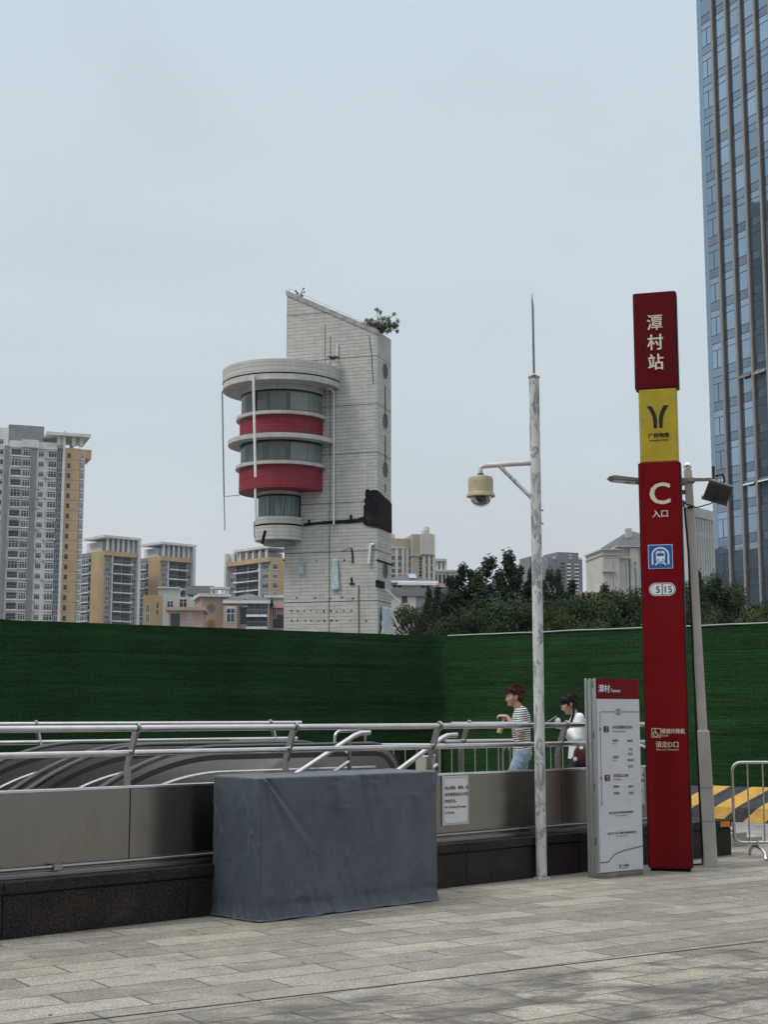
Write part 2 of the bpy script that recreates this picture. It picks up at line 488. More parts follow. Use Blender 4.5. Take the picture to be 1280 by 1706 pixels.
g = MB(); g.box(0, 13.7, -.075, -.022, .402, .435); g.build('foot_ledge', M_POST, fr, .003)
g = MB(); g.tube([(0,-.075,.468),(13.7,-.075,.468)], .014, 10)
for x in [1.2, 3.9, 6.05, 8.9, 11.4]: g.box(x-.035, x+.035, -.10, -.03, .448, .488)
g.build('conduit', M_POST, fr)

parapet('far_railing', 'steel tube railing behind the escalators, on the far side of the stairwell', -5.5, 6.45, 4.62, [-3.6, -.6, 2.9, 6.2], False, zfoot=PLAT)
parapet('inner_railing', 'short steel railing just inside the entrance, right of the stair handrails', 6.35, 7.35, 1.75, [6.62], True, zfoot=PLAT)

# escalators
M_HAND = mat('handrail_rubber', (.012,.012,.013), .28, var=.2, spec=.6)
M_BRN = mat('brown_grey_trim', (.045,.038,.034), .45)
def esc_path(zoff=0.0, s_end=5.0, newel=.36, n=10):
    R_, s1, z1, a = 2.6, 3.05, 1.30, R(30)
    P = []
    sA = s1 - R_*sin(a); zA = z1 - R_*(1-cos(a))
    P.append((sA-7.0, zA - 7.0*tan(a)))
    for k in range(14):
        t = a*(1-k/13); P.append((s1 - R_*sin(t), z1 - R_*(1-cos(t))))
    P.append((s_end, z1))
    off = []
    for i, p in enumerate(P):
        q = P[min(i+1, len(P)-1)]; r0 = P[max(i-1,0)]
        tx, tz = q[0]-r0[0], q[1]-r0[1]; l = math.hypot(tx, tz)
        off.append((p[0] + tz/l*zoff*1.0, p[1] - tx/l*zoff))
    if newel:
        r_ = newel - zoff; c = (s_end, z1 - newel)
        for k in range(1, n+1):
            t = pi*k/n; off.append((c[0] + r_*1.0*sin(t), c[1] + r_*cos(t)))
    return off
def escalator(label, b_near, b_far):
    t = thing('escalator', label, 'escalator', S(0, b_near), WRZ, 'escalators going down beside the stairs')
    for b, side in ((0, -1), (b_far-b_near, 1)):
        # tapered clad balustrade
        outl = esc_path(.022, newel=.40)
        low = [(5.3,-.2),(1.2,-.25)] + [(-6.2, outl[0][1]-1.1)]
        poly = low[::-1] + [(outl[-1][0]+.05, PLAT-.05)] + outl[::-1]
        poly = [p for p in poly]
        # polygon order: along the bottom to the right, back along the top
        poly = [(-6.2, outl[0][1]-1.0), (1.0, -.35), (5.32, PLAT-.02)] + outl[::-1]
        g = MB(); g.prism(poly, b-.05, b+.05)
        bal = g.build('balustrade', M_ESC, t)
        for o_ in (-1, 1):
            tp = esc_path(.075, newel=.40); lo = esc_path(.125, newel=.40); n = len(tp); y0, y1 = sorted((b+o_*.0505, b+o_*.056))
            g = MB()
            for i in range(n-1): g.prism([lo[i], lo[i+1], tp[i+1], tp[i]], y0, y1)
            g.build('dark_strip', M_BRN, bal)
        for o_ in (-1, 1):
            g = MB(); g.tube([(x, b+o_*.056, z) for x, z in esc_path(.235, newel=0)], .011, 8); g.build('trim_strip', M_TRIM, bal)
        g = MB(); g.tube([(x, b, z) for x, z in esc_path(.0, newel=.40)], .019, 14, sx=2.1); g.build('handrail', M_HAND, bal)
        if side < 0:
            for x in (2.45, 4.05):
                zb, zt = (-.1, .98) if x > 2 else (-.4, .5)
                g = MB(); g.box(x-.004, x+.004, b-.0525, b-.049, zb, 1.0 if x > 3 else .9); g.build('panel_seam', M_BLACK, bal)
    g = MB()
    s1, z1 = 3.0, PLAT
    prof = [(-5.0, PLAT-8.0*tan(R(30))-.5)] ; x = -5.0; z = PLAT - 8.0*tan(R(30))
    prof.append((x, z))
    while x < 3.0-1e-6:
        x2 = x + .4; z2 = z + .4*tan(R(30)); prof += [(x, z2), (x2, z2)]; x, z = x2, z2
    prof += [(5.0, z), (5.0, z-.3), (3.0, z-.4)]
    g.prism([(p[0], p[1]) for p in prof[::-1]], .09, b_far-b_near-.09); g.build('step_band', M_POST, t)
    return t
escalator('escalator nearer the parapet, steel balustrades curving down to the left', 1.5, 2.62)
escalator('escalator farther from the parapet, next to the far tube railing', 2.88, 4.0)
t = thing('escalator_divider', 'bright sloping metal deck filling the gap between the two escalators', 'deck', S(0, 2.69), WRZ)
pa = esc_path(.12, newel=0)
g = MB(); g.prism([(-6.2, pa[0][1]-.6), (1.0,-.3), (5.0,.9)] + pa[::-1], 0, .12); g.build('deck_plate', M_TRIM, t)

# handrails of the stairs
def stair_handrail(label, b, sA, zA, sB, zB):
    t = thing('stair_handrail', label, 'handrail', S(sB, b), WRZ, 'handrails of the entrance stairs')
    dz, dx = zA-zB, sA-sB; k = dz/dx
    L = 6.5
    g = MB(); g.tube([(-L, 0, -L*k+zB), (0,0,zB), (dx-.08,0,zA-.02), (dx,0,zA+.005), (dx+.13,0,zA+.01)], .026, 14); g.build('rail', M_TUBE, t)
    g = MB(); g.tube([(-L, 0, -L*k+zB-.22), (0,0,zB-.22), (dx-.12,0,zA-.26)], .02, 10); g.build('lower_rail', M_TUBE, t)
    for x in (dx-.14, dx-1.9, dx-3.7):
        zt = zB + x*k if x < dx-.1 else zA
        g = MB(); g.tube([(x,0,max(-2.2, PLAT-.02 + min(0,(x-dx+.2)*.484))-.02),(x,0,zt-.03)], .022, 10); g.tube([(x,0,zt-.14),(x,.09,zt-.1)], .012, 8); g.ball((x,.09,zt-.1), .022, 10, 6); g.build('stanchion', M_POST, t)
    return t
stair_handrail('sloping stair handrail rising beside the rounded end of the near escalator', 1.18, 4.55, 1.406, 3.75, 1.045)
stair_handrail('sloping stair handrail just behind the grey covered counter, right of the other one', .42, 5.03, 1.386, 4.35, 1.065)
t = thing('steel_hoop', 'small upright steel hoop on the rounded end of the near escalator', 'hoop', S(4.6, 1.62), WRZ)
g = MB(); g.tube([(0,0,.7),(0,0,1.38),(.02,0,1.41),(.06,0,1.43),(.36,0,1.43),(.40,0,1.41),(.42,0,1.38),(.42,0,.7)], .017, 10); g.build('hoop_tube', M_TUBE, t)
t = thing('control_box', 'small beige electrical box on a steel stand behind the railing, right of the covered counter', 'box', S(5.95, 1.5), WRZ)
g = MB(); g.box(-.06,.06,-.04,.04,PLAT,.95); g.build('stand', M_POST, t, .005)
g = MB(); g.box(-.24,-.07,-.08,.08,.72,1.16); g.build('cabinet', mat('beige_enamel', (.36,.34,.28), .5), t, .01)
g = MB(); g.box(-.19,-.13,-.084,-.08,.9,1.0); g.build('switch_plate', M_DGREY, t)

# prohibition notices on the parapet
M_SIGN = mat('notice_white', (.66,.67,.68), .35, var=.04)
M_INKR = mat('faded_red_ink', (.22,.10,.10), .5)
M_INK = mat('grey_ink', (.13,.13,.14), .5)
def notice(label, s, z0, w_, h_):
    t = thing('notice_plate', label, 'notice', S(s, .17), WRZ, 'prohibition notices on the parapet')
    g = MB(); g.box(0, w_, -.004, .006, z0, z0+h_); g.build('plate', M_SIGN, t, .003)
    g = MB(); e = .014; i_ = .028; y = -.0065
    loop = [(i_,e),(w_-i_,e),(w_-i_,i_),(w_-e,i_),(w_-e,h_-i_),(w_-i_,h_-i_),(w_-i_,h_-e),(i_,h_-e),(i_,h_-i_),(e,h_-i_),(e,i_),(i_,i_),(i_,e)]
    for a, c in zip(loop[:-1], loop[1:]): g.strip([(a[0], z0+a[1]), (c[0], z0+c[1])], .004, y)
    g.build('border', M_INK, t)
    sz = .036
    for k, l in enumerate(['禁止攀爬、抛物、停', '放车辆等危及公共秩', '序的行为。']): g = MB(); g.text(l, sz, .03, z0+h_*.73-k*.062, y, bold=.0012); g.build('text_line', M_INKR, t)
    for k, l in enumerate(['No Climbing,Throwing', 'or Parking']): g = MB(); g.text(l, .031, .03, z0+h_*.345-k*.05, y, bold=.0008); g.build('text_line', M_INKR, t)
notice('white rectangular notice with reddish lines on the steel parapet, right of the covered counter', 4.70, .553, .36, .46)
notice('white notice on the steel parapet partly hidden between info board and red pylon', 7.50, .62, .36, .42)
# ------------------------------------------------------------------ red station totem
def gloss_paint(name, c, rough=.3, var=.07, dirt=None, da=.3):
    return mat(name, c, rough, var=var, vs=1.3, spec=.12, dirt=dirt, dirt_amt=da, dirt_scale=(3,3,.6), rvar=.08)
M_RED = gloss_paint('red_enamel', (.155,.0035,.0070), .38, .08, (.12,.009,.013), .5)
M_REDD = gloss_paint('dark_red_enamel', (.098,.0048,.0095), .38, .10, (.09,.012,.016), .5)
M_YEL = mat('yellow_acrylic', (.40,.31,.028), .3, var=.10, vs=3, dirt=(.24,.20,.06), dirt_amt=.5, dirt_scale=(4,4,.5))
M_CREAM = mat('cream_lettering', (.62,.56,.43), .5, var=.12, vs=20)
M_BLUE = mat('blue_sign_film', (.012,.10,.36), .35, var=.08)
M_WFILM = mat('white_sign_film', (.70,.72,.74), .35, var=.05)
M_INKB = mat('black_film', (.008,.008,.012), .4)
TL, TR = G(1083,1451), G(1153,1453)
TY = TL.y
trz = math.atan2(TR.y-TL.y, TR.x-TL.x); TW = (TR-TL).length
tt = thing('station_totem', 'tall red and yellow metro station totem with white letter C and train pictogram', 'sign', TL, trz)
tz = lambda v: zv(v, 14.97)
ztop, z1a, z1b, z2b = tz(487), tz(647), tz(650), tz(770)
# side frame, then the three face boxes standing proud of it
TD = .18
g = MB(); g.box(.012, TW-.012, .02, TD-.02, 0.0, ztop-.03); g.build('frame', M_BLACK, tt, .004)
def face_box(nm, x0, x1, za, zb, m, lab=None):
    g = MB(); g.box(x0, x1, -.012, TD+.012, za, zb, 0)
    g.box(x1-.004, x1+.012, .0, TD, za+.004, zb-.004, 1); g.box(x0-.012, x0+.004, .0, TD, za+.004, zb-.004, 1)
    return g.build(nm, [m, M_BLACK], tt, .008, label=lab)
face_box('lower_panel', .0, TW, .03, z2b, M_RED)
face_box('top_panel', -.012, TW+.006, z1a, ztop, M_REDD, 'dark red top panel with the station name')
g = MB(); g.box(.018, TW-.010, -.004, TD+.004, z2b+.002, z1a-.002); yl = g.build('yellow_panel', M_YEL, tt, .012)
g = MB(); g.box(.0, TW, -.0135, -.0125, tz(1104)-.002, tz(1104)+.002); g.build('panel_joint', M_BLACK, tt)
cx = TW/2
yf = -.0155
g = MB()
for ch, v in (('潭', 548), ('村', 581), ('站', 614)): g.text(ch, .188, cx-.005, tz(v), yf, 0, 'CENTER', 0, .93, bold=.0027 if ch == '潭' else .0042)
g.build('station_name', M_CREAM, tt)
# emblem: two curved strokes
g = MB(); ex, eyb, eyt = cx+.0, tz(713), tz(676); eh = eyt-eyb
def stroke(sg):
    g = MB()
    P = []; Wd = []
    for k in range(13):
        t = k/12; z = eyb + eh*t
        x = .030 + .062*max(0,(t-.28)/.72)**2.0
        P.append((ex+sg*x, z)); Wd.append(.034 + .016*t)
    if sg < 0: pass
    n = len(P)
    lf = [(p[0]-w/2, p[1]) for p, w in zip(P, Wd)]; rt = [(p[0]+w/2, p[1]) for p, w in zip(P, Wd)]
    for i in range(n-1):
        g.quad((lf[i][0],-.008,lf[i][1]), (rt[i][0],-.008,rt[i][1]), (rt[i+1][0],-.008,rt[i+1][1]), (lf[i+1][0],-.008,lf[i+1][1]))
    g.build('emblem_stroke', M_INKB, yl)
stroke(-1); stroke(1)
g = MB(); g.text('广州地铁', .0565, cx+.004, tz(728.5), -.008, 0, 'CENTER', 0, bold=.0022); g.text('Guangzhou Metro', .0255, cx+.004, tz(734.5), -.008, 0, 'CENTER', 0, 1.12, bold=.0008); g.build('lettering', M_INKB, yl)
g = MB(); g.text('C', .325, cx-.0, tz(839.5), yf, 0, 'CENTER', 0, 1.02, bold=.0085); g.build('entrance_letter', M_CREAM, tt)
g = MB(); g.text('入口', .088, cx+.0, tz(861), yf, 0, 'CENTER', 0, bold=.0016); g.build('entrance_word', M_CREAM, tt)
# train pictogram
bx, bz, bs = cx-.012, tz(927.5), .122
pic = thing('train_pictogram', None, None, (bx,0,bz)); pic.parent = tt
del_keys = [k for k in pic.keys()]
g = MB(); g.box(-bs-.006, bs+.006, -.017, -.0125, -bs-.006, bs+.006); g.build('plate_edge', M_WFILM, pic)
g = MB(); g.box(-bs, bs, -.019, -.0172, -bs, bs); g.build('blue_plate', M_BLUE, pic)
y = -.0205
g = MB()
arch = [(-.083,-.085),(-.083,.02)] + [(-.083*cos(pi*k/14), .02+.073*sin(pi*k/14)) for k in range(1,14)] + [(.083,.02),(.083,-.085)]
g.strip(arch, .017, y)
def rrect(mb, x0, x1, z0, z1, r, yy, mi=0):
    pts = []
    for cx_, cz_, a0 in ((x1-r,z0+r,-90),(x1-r,z1-r,0),(x0+r,z1-r,90),(x0+r,z0+r,180)):
        for k in range(6):
            a = R(a0+90*k/5); pts.append((cx_+r*cos(a), yy, cz_+r*sin(a)))
    mb.add(pts, [tuple(range(len(pts)))], mi)
rrect(g, -.046, .046, -.052, .060, .02, y)
g.strip([(-.028,-.055),(-.055,-.092)], .014, y); g.strip([(.028,-.055),(.055,-.092)], .014, y); g.strip([(-.034,-.068),(.034,-.068)], .008, y)
g.build('tunnel_and_train', M_WFILM, pic)
g = MB(); rrect(g, -.036, .036, .005, .036, .008, y-.001); rrect(g, -.014, .014, .044, .053, .004, y-.001)
for sg in (-1,1):
    g.add([(sg*.026+.009*cos(2*pi*k/12), y-.001, -.033+.009*sin(2*pi*k/12)) for k in range(12)], [tuple(range(12))])
g.build('train_windows', M_BLUE, pic)
# line badge 5 | 15
zb = tz(982); pb = thing('line_badge', None, None, (cx-.002,0,zb)); pb.parent = tt
def capsule(mb, hw, hh, yy): rrect(mb, -hw, hw, -hh, hh, hh-.001, yy)
g = MB(); capsule(g, .138, .069, -.0135); g.build('white_rim', M_WFILM, pb)
g = MB(); capsule(g, .131, .062, -.0150); g.build('red_ring', M_RED, pb)
g = MB(); capsule(g, .125, .056, -.0165); g.build('white_field', M_WFILM, pb)
g = MB(); g.box(-.0045,.0045,-.019,-.0175,-.056,.056); g.text('5', .10, -.045, -.036, -.0185, 0, 'CENTER', 0, bold=.0012); g.text('15', .10, .056, -.036, -.0185, 0, 'CENTER', 0, bold=.0012); g.build('numbers', mat('badge_ink', (.03,.03,.033), .4), pb)
# wheelchair notice
g = MB(); zc = tz(1221); x0 = .062; a = .045; y = yf; wx = x0+a
for p, q in (((-a,-a),(a,-a)),((a,-a),(a,a)),((a,a),(-a,a)),((-a,a),(-a,-a))):
    e = V((q[0]-p[0], q[1]-p[1])).normalized()*.003
    g.strip([(wx+p[0]-e.x, zc+p[1]-e.y),(wx+q[0]+e.x, zc+q[1]+e.y)], .007, y)
g.add([(wx-.010+.0085*cos(2*pi*k/12), y, zc+.030+.0085*sin(2*pi*k/12)) for k in range(12)], [tuple(range(12))])
g.strip([(wx-.010,zc+.019),(wx-.007,zc-.008),(wx+.014,zc-.008),(wx+.026,zc-.032),(wx+.034,zc-.029)], .0105, y)
g.strip([(wx-.008,zc+.008),(wx+.012,zc+.006)], .007, y)
g.strip([(wx-.004+.027*cos(R(t)), zc-.011+.027*sin(R(t))) for t in range(120, 341, 15)], .008, y)
g.text('楼梯升降机', .058, x0+2*a+.006, zc-.004, y, 0, 'LEFT', 0, .84, bold=.0012)
g.text('Stairlift', .026, x0+2*a+.006, zc-.036, y, 0, 'LEFT', 0, bold=.0006)
g.text('请走D口', .069, cx+.005, tz(1244.3), y, 0, 'CENTER', 0, .93, bold=.0017)
g.text('Please go to Entrance D', .026, cx+.005, tz(1250), y, 0, 'CENTER', 0, .9, bold=.0006)
g.build('wheelchair_notice', M_CREAM, tt)

# ------------------------------------------------------------------ information board
SL, SR = G(1000,1464), G(1072,1457)
srz = math.atan2(SR.y-SL.y, SR.x-SL.x); SW = (SR-SL).length
SH = zv(1130, SL.y)
ib = thing('information_board', 'upright white information board with red header, between grey pole and red totem', 'sign', SL, srz)
M_ALU = mat('grey_aluminium', (.46,.48,.48), .38, .75, var=.08, dirt=(.2,.2,.19), dirt_amt=.4)
SD = .15
g = MB(); g.box(-.005, SW+.005, -.005, SD+.005, 0, .045); g.build('base_plate', mat('base_metal', (.20,.20,.19), .5, .5, var=.3, vs=8), ib, .006)
g = MB(); g.box(0, SW, .012, SD-.012, .045, SH-.012)
g.build('case', M_ALU, ib, .004)
for y0, y1 in ((-.004,.028),(.062,.088),(SD-.028,SD)):
    g = MB(); g.box(-.012, -.0005, y0, y1, .046, SH); g.build('edge_profile', M_ALU, ib, .004)
for z in (.32, .85, 1.36, 1.86):
    g = MB(); g.box(-.006, -.001, .030, .046, z, z+.07); g.build('hinge', M_DGREY, ib)
g = MB(); g.box(.004, SW+.004, -.004, .008, .055, SH-.205); fp = g.build('face_panel', mat('board_white', (.55,.57,.61), .3, var=.05, vs=2), ib, .002)
g = MB(); g.box(.004, SW+.004, -.005, .008, SH-.203, SH); hd = g.build('header', M_RED, ib, .002)
y = -.0075; hz0 = SH-.20
kx = 1.0
g = MB(); g.text('潭村', .083, .028, SH-.132, y, 0, 'LEFT', 0, bold=.0022); g.build('station_name', M_WFILM, hd); g = MB(); g.text('Tancun', .046, .205, SH-.135, y, 0, 'LEFT', 0, bold=.001); g.build('lettering', M_WFILM, hd)
# route diagram drawn on the face (heights from the top of the white field)
M_LINE = mat('diagram_grey', (.16,.165,.175), .5)
M_PALE = mat('pale_relief_white', (.66,.68,.71), .3)
yy = -.0065
g = MB(); T = hz0 - .005
g.strip([(SW*.98, T-.128),(SW*.58, T-.128)], .007, yy); g.strip([(SW*.42, T-.128),(.062, T-.128),(.050, T-.133),(.045, T-.145),(.045, T-1.02)], .007, yy)
def ring(mb, x, z, r, w, yv):
    mb.strip([(x+r*cos(2*pi*k/20), z+r*sin(2*pi*k/20)) for k in range(21)], w, yv)
g.build('route_line', M_LINE, fp); g = MB(); ring(g, SW*.5-.014, T-.128, .028, .007, yy); ring(g, SW*.5+.014, T-.128, .028, .007, yy); ring(g, SW*.5, T-.128, .012, .006, yy)
g.build('interchange_mark', M_LINE, fp)
for dz in (.30, .78, 1.03):
    g = MB(); ring(g, .045, T-dz, .013, .006, yy); g.build('route_stop', M_LINE, fp)
g = MB()
g.strip([(.006,T-1.60),(.12,T-1.597),(.21,T-1.53),(SW*.55,T-1.50),(SW,T-1.47)], .012, yy)
g.build('footer_line', M_LINE, fp)
for zt in (T-.30, T-.78):
    g = MB(); g.box(.095, .165, -.0085, -.0045, zt-.03, zt+.03); g.text('5号', .027, .130, zt+.002, -.010, 1, 'CENTER'); g.text('线', .024, .130, zt-.024, -.010, 1, 'CENTER')
    g.build('line_marker', [M_RED, M_WFILM], fp)
g = MB()
def L(s_, sz, x, dz, al='LEFT', o=.0):
    g = MB(); g.text(s_, sz, x, T-dz, yy, 0, al, 0, bold=sz*.022); g.build('text_line', M_TIME, fp)
M_TIME = mat('timetable_ink', (.06,.06,.065), .5)
L('开往黄埔新港方向', .036, .215, .295); L('Towards Huangpu New Port', .017, .215, .328, o=.0004)
L('首班车', .029, .215, .425); L('First Train', .014, .215, .45, o=.0003); L('06:09', .034, .43, .43)
L('末班车', .029, .215, .59); L('Last Train', .014, .215, .615, o=.0003)
L('平日', .028, .445, .515); L('22:53', .034, .43, .56); L('周五周六', .026, .425, .62); L('23:23', .034, .43, .685)
L('开往滘口方向', .036, .215, .775); L('Towards Jiaokou', .017, .215, .805, o=.0004)
L('首班车', .029, .215, .88); L('06:14', .034, .43, .885); L('末班车', .029, .215, .945); L('23:05', .034, .43, .95)
L('请在末班车开出前进站购票乘车', .0255, SW*.52, 1.135, 'CENTER'); L('Please enter before the last train', .0135, SW*.52, 1.16, 'CENTER', .0003)
L('通过以下方式了解更多地铁运营资讯', .0255, SW*.52, 1.335, 'CENTER'); L('Learn more about the service', .0135, SW*.52, 1.36, 'CENTER', .0003)
g = MB(); g.strip([(SW*.45,T-1.67),(SW*.455,T-1.645),(SW*.445,T-1.63)], .006, yy); g.strip([(SW*.47,T-1.67),(SW*.468,T-1.645),(SW*.478,T-1.63)], .006, yy)
g.build('small_emblem', M_TIME, fp)
L('广州地铁', .026, SW*.50, 1.655, o=.0008); L('Guangzhou Metro', .0115, SW*.50, 1.67, o=.0002)
g = MB()
g.strip([(.06,T-.80),(.15,T-.83),(.28,T-.855),(.42,T-.85),(SW,T-.82)], .013, yy+.0005)
g.strip([(.22+.30*cos(R(a)) + .12, T-1.47+.20*sin(R(a))) for a in range(180, 75, -8)], .013, yy+.0005)
g.strip([(.06,T-1.28),(.14,T-1.32),(.20,T-1.36)], .01, yy+.0005)
g.strip([(.40+.06*cos(R(a)), T-1.45+.06*sin(R(a))) for a in range(170, 5, -12)], .012, yy+.0005)
g.build('pale_pattern', M_PALE, fp)

# ------------------------------------------------------------------ camera pole
def peeled_mat(name, paint, bare, lo=.5, hi=.56, sc=(3.5,3.5,1.5)):
    m, nt, b = new_mat(name)
    n = noise_(nt, coords(nt,'Object',sc), 3.4, 9, .72, .6); n2 = noise_(nt, coords(nt,'Object',(12,12,5)), 4, 5)
    f = ramp(nt, math_(nt,'ADD', n, math_(nt,'MULTIPLY', n2, .10)), lo+.05, hi+.05)
    v = noise_(nt, coords(nt,'Object',(2,2,.7)), 2, 5)
    p = mixc(nt, ramp(nt, v, .3, .7), tuple(x*.82 for x in paint), tuple(x*1.08 for x in paint))
    q = mixc(nt, ramp(nt, n2, .3, .7), tuple(x*.75 for x in bare), tuple(x*1.25 for x in bare))
    c = mixc(nt, f, p, q)
    nt.links.new(c, b.inputs['Base Color']); b.inputs['Roughness'].default_value = .55
    bump_(nt, b, f, -.25, .004)
    return m
M_PEEL = peeled_mat('peeling_white_paint', (.58,.585,.575), (.24,.255,.28), .49, .56)
CP = G(903, 1463)
cpole = thing('camera_pole', 'tall white steel pole with peeling paint, side arm and pointed lightning rod', 'pole', CP)
zt = zv(630, CP.y)
pr_ = .0535
g = MB(); g.lathe([(pr_*1.02,0),(pr_,.5),(pr_*1.0,zt)], 24); po = g.build('pole_tube', M_PEEL, cpole)
g = MB(); g.lathe([(.0,zt),(.060,zt),(.060,zt+.016),(.03,zt+.02),(.0,zt+.022)], 24); g.ball((0,0,zt+.03), .022, 12, 8); g.build('pole_cap', M_POST, cpole)
g = MB(); zs = zv(487, CP.y); g.tube([(0,0,zt+.02),(-.002,0,zt+.75),(-.006,0,zs-.10),(-.006,0,zs)], [.013,.012,.011,.001], 10); g.build('lightning_rod', M_POST, cpole)
za = zv(771, CP.y); ax = at(801, 780, CP.y).x - CP.x
g = MB(); g.tube([(0,0,za+.0),(ax*.5,-.0,za-.015),(ax+.03,-.0,za-.035),(ax,-.0,za-.05),(ax,0,za-.115)], [.026,.026,.026,.026,.024], 14); g.build('arm', mat('chipped_white_paint', (.55,.55,.53), .5, var=.15, vs=9, dirt=(.25,.22,.18), dirt_amt=.7, dirt_scale=(6,6,6)), cpole)
g = MB(); g.tube([(-.04,0,zv(830,CP.y)),(at(832,781,CP.y).x-CP.x,0,za-.03)], .0215, 12); g.build('brace', cpole.children[-1].data.materials[0] if cpole.children else M_PEEL, cpole)
g = MB()
for v in (850, 872): g.tube([(0,0,zv(v,CP.y)),(.075,0,zv(v,CP.y))], .011, 8)
g.build('bolt', M_POST, cpole)
g = MB(); g.lathe([(.085,0),(.085,.008),(.06,.012)], 20); g.build('foot_flange', M_PEEL, cpole)
# dome camera hanging from the arm
dc = thing('dome_camera', 'beige dome security camera hanging from the arm of the peeling pole', 'camera', (CP.x+ax, CP.y, za-.115))
M_BEI = mat('aged_beige_plastic', (.40,.345,.235), .5, var=.12, vs=12, dirt=(.25,.2,.13), dirt_amt=.5)
g = MB(); g.lathe([(.0,.0),(.034,0),(.036,-.025),(.0,-.03)], 20); g.build('mount', M_DGREY, dc)
g = MB(); g.lathe([(.0,-.022),(.09,-.026),(.118,-.036),(.127,-.055),(.130,-.10),(.128,-.19),(.132,-.20),(.146,-.222),(.147,-.24),(.141,-.242),(.11,-.236),(.0,-.23)], 40); g.build('housing', M_BEI, dc)
md, nt, b = new_mat('clear_dome'); b.inputs['Base Color'].default_value = (.82,.86,.88,1); b.inputs['Roughness'].default_value = .04; b.inputs['Transmission Weight'].default_value = .9; b.inputs['IOR'].default_value = 1.12
g = MB(); g.lathe([(.108,-.232)] + [(.108*cos(R(a)), -.238-.105*sin(R(a))) for a in range(0, 90, 8)] + [(.0005,-.343)], 32); g.build('dome', md, dc)
g = MB(); g.ball((0,0,-.245), (.062,.062,.06), 20, 12); g.lathe([(.024,0),(.024,.03),(0,.03)], 14, M=Matrix.Translation((.0,-.035,-.27)) @ Matrix.Rotation(R(115),4,'X')); g.build('lens_block', M_BLACK, dc)

# ------------------------------------------------------------------ lamp pole behind the totem
LP = G(1185, 1443)
lean = .027
M_RUST0 = mat('seam_dark', (.12,.11,.10), .8)
lp = thing('lamp_pole', 'off-white tapering steel pole with ball top, just right of the red totem', 'pole', LP)
lp.rotation_euler = (0, -R(1.55), 0)
M_LP = peeled_mat('weathered_cream_paint', (.50,.485,.45), (.25,.21,.17), .60, .66, (2,2,.6))
zt = zv(783, LP.y)
zs = zv(1217, LP.y)
g = MB(); g.lathe([(.100,0),(.092,zs-.012),(.084,zs),(.066,zs+.001),(.060,zt),(0,zt)], 4, a0=R(45-9), a1=R(405-9), smooth=False); g.build('pole_tube', M_LP, lp, .006)
for z, r_ in ((.47,.0985),(.82,.097)):
    g = MB(); g.lathe([(r_-.003,z),(r_,z),(r_,z+.006),(r_-.003,z+.006)], 4, a0=R(36), a1=R(396), smooth=False); g.build('seam', M_RUST0, lp)
g = MB(); g.ball((0,0,zt+.045), .045, 20, 12); g.build('ball_finial', M_TRIM, lp)
zarm = zv(801, LP.y)
xa = at(1128,801,LP.y).x - at(1152,801,LP.y).x; xb = at(1196,797,LP.y).x - at(1152,801,LP.y).x
M_RUST = mat('rusty_angle_steel', (.26,.235,.21), .7, var=.3, vs=14, dirt=(.16,.08,.045), dirt_amt=.8, dirt_scale=(8,8,8))
g = MB(); g.box(xa-.55, xb, -.075, -.050, zarm-.018, zarm+.018); g.box(-.06,.06,-.055,.05,zarm-.03,zarm+.03); g.build('cross_arm', M_RUST, lp, .003)
g = MB(); g.box(xa-.35, -.03, -.02, .01, zarm-.15, zarm-.10); g.build('lower_arm', M_RUST, lp, .003)
g = MB(); g.tube([(-.17,-.06,zarm-.1),(-.10,-.07,zarm-.25),(.06,-.08,zarm-.31),(.22,-.08,zarm-.27),(.33,-.08,zarm-.14),(.34,-.08,zarm-.03)], .007, 8); g.tube([(-.07,-.05,zarm-.30),(-.055,-.05,zarm-.8),(-.078,-.04,zs),(-.086,-.03,.16),(-.10,-.06,.03),(-.3,-.08,.02)], .012, 8); g.build('cable', M_BLACK, lp)
g = MB(); g.lathe([(.052,zarm-.315),(.054,zarm-.31),(.054,zarm-.295),(.052,zarm-.29)], 10); g.build('cable_clip', M_BLACK, lp)
def on_pole(x, y, z):
    """point carried by the leaning pole, in world space"""
    return LP + Matrix.Rotation(-R(1.55), 3, 'Y') @ V((x, y, z))
fl = thing('floodlight', 'dark ribbed floodlight clamped under the right end of the pole arm', 'lamp', on_pole(xb-.035, -.075, zarm))
g = MB(); Mx = Matrix.Translation((.05,0,-.14)) @ Matrix.Rotation(R(16),4,'Y') @ Matrix.Rotation(R(38),4,'X')
g.box(-.135,.135,-.02,.012,-.115,.115,0,Mx)
for k in range(14): x = -.12+.24*k/13; g.box(x-.003,x+.003,-.045,-.018,-.10,.10,0,Mx)
g.box(-.145,.145,-.024,.03,-.13,-.108,0,Mx)
g.build('ribbed_body', mat('anodised_grey', (.11,.115,.12), .45, .4), fl)
g = MB(); g.box(-.125,.125,.0125,.016,-.10,.105,0,Mx); g.build('lens', M_WFILM, fl)
g = MB(); g.box(-.02,.02,-.03,-.004,-.12,.03); g.build('bracket', M_WHITE, fl, .003)
g = MB(); g.tube([(0,-.02,.0),(0.0,-.02,.14)], .018, 10); g.build('clamp_bolt', M_DGREY, fl)
g = MB(); g.tube([(.07,-.03,-.10),(.12,-.03,-.02),(.10,-.03,.05),(.02,-.02,.03)], .012, 8); g.build('cable', M_BLACK, fl)
xl = at(1012,803,LP.y).x - LP.x
sl_ = thing('street_lamp_head', 'flat grey street lamp head sticking out left behind the red totem', 'lamp', on_pole(xa-.55, -.06, zarm))
g = MB()
x0 = xl - (on_pole(xa-.55,0,zarm).x - LP.x)
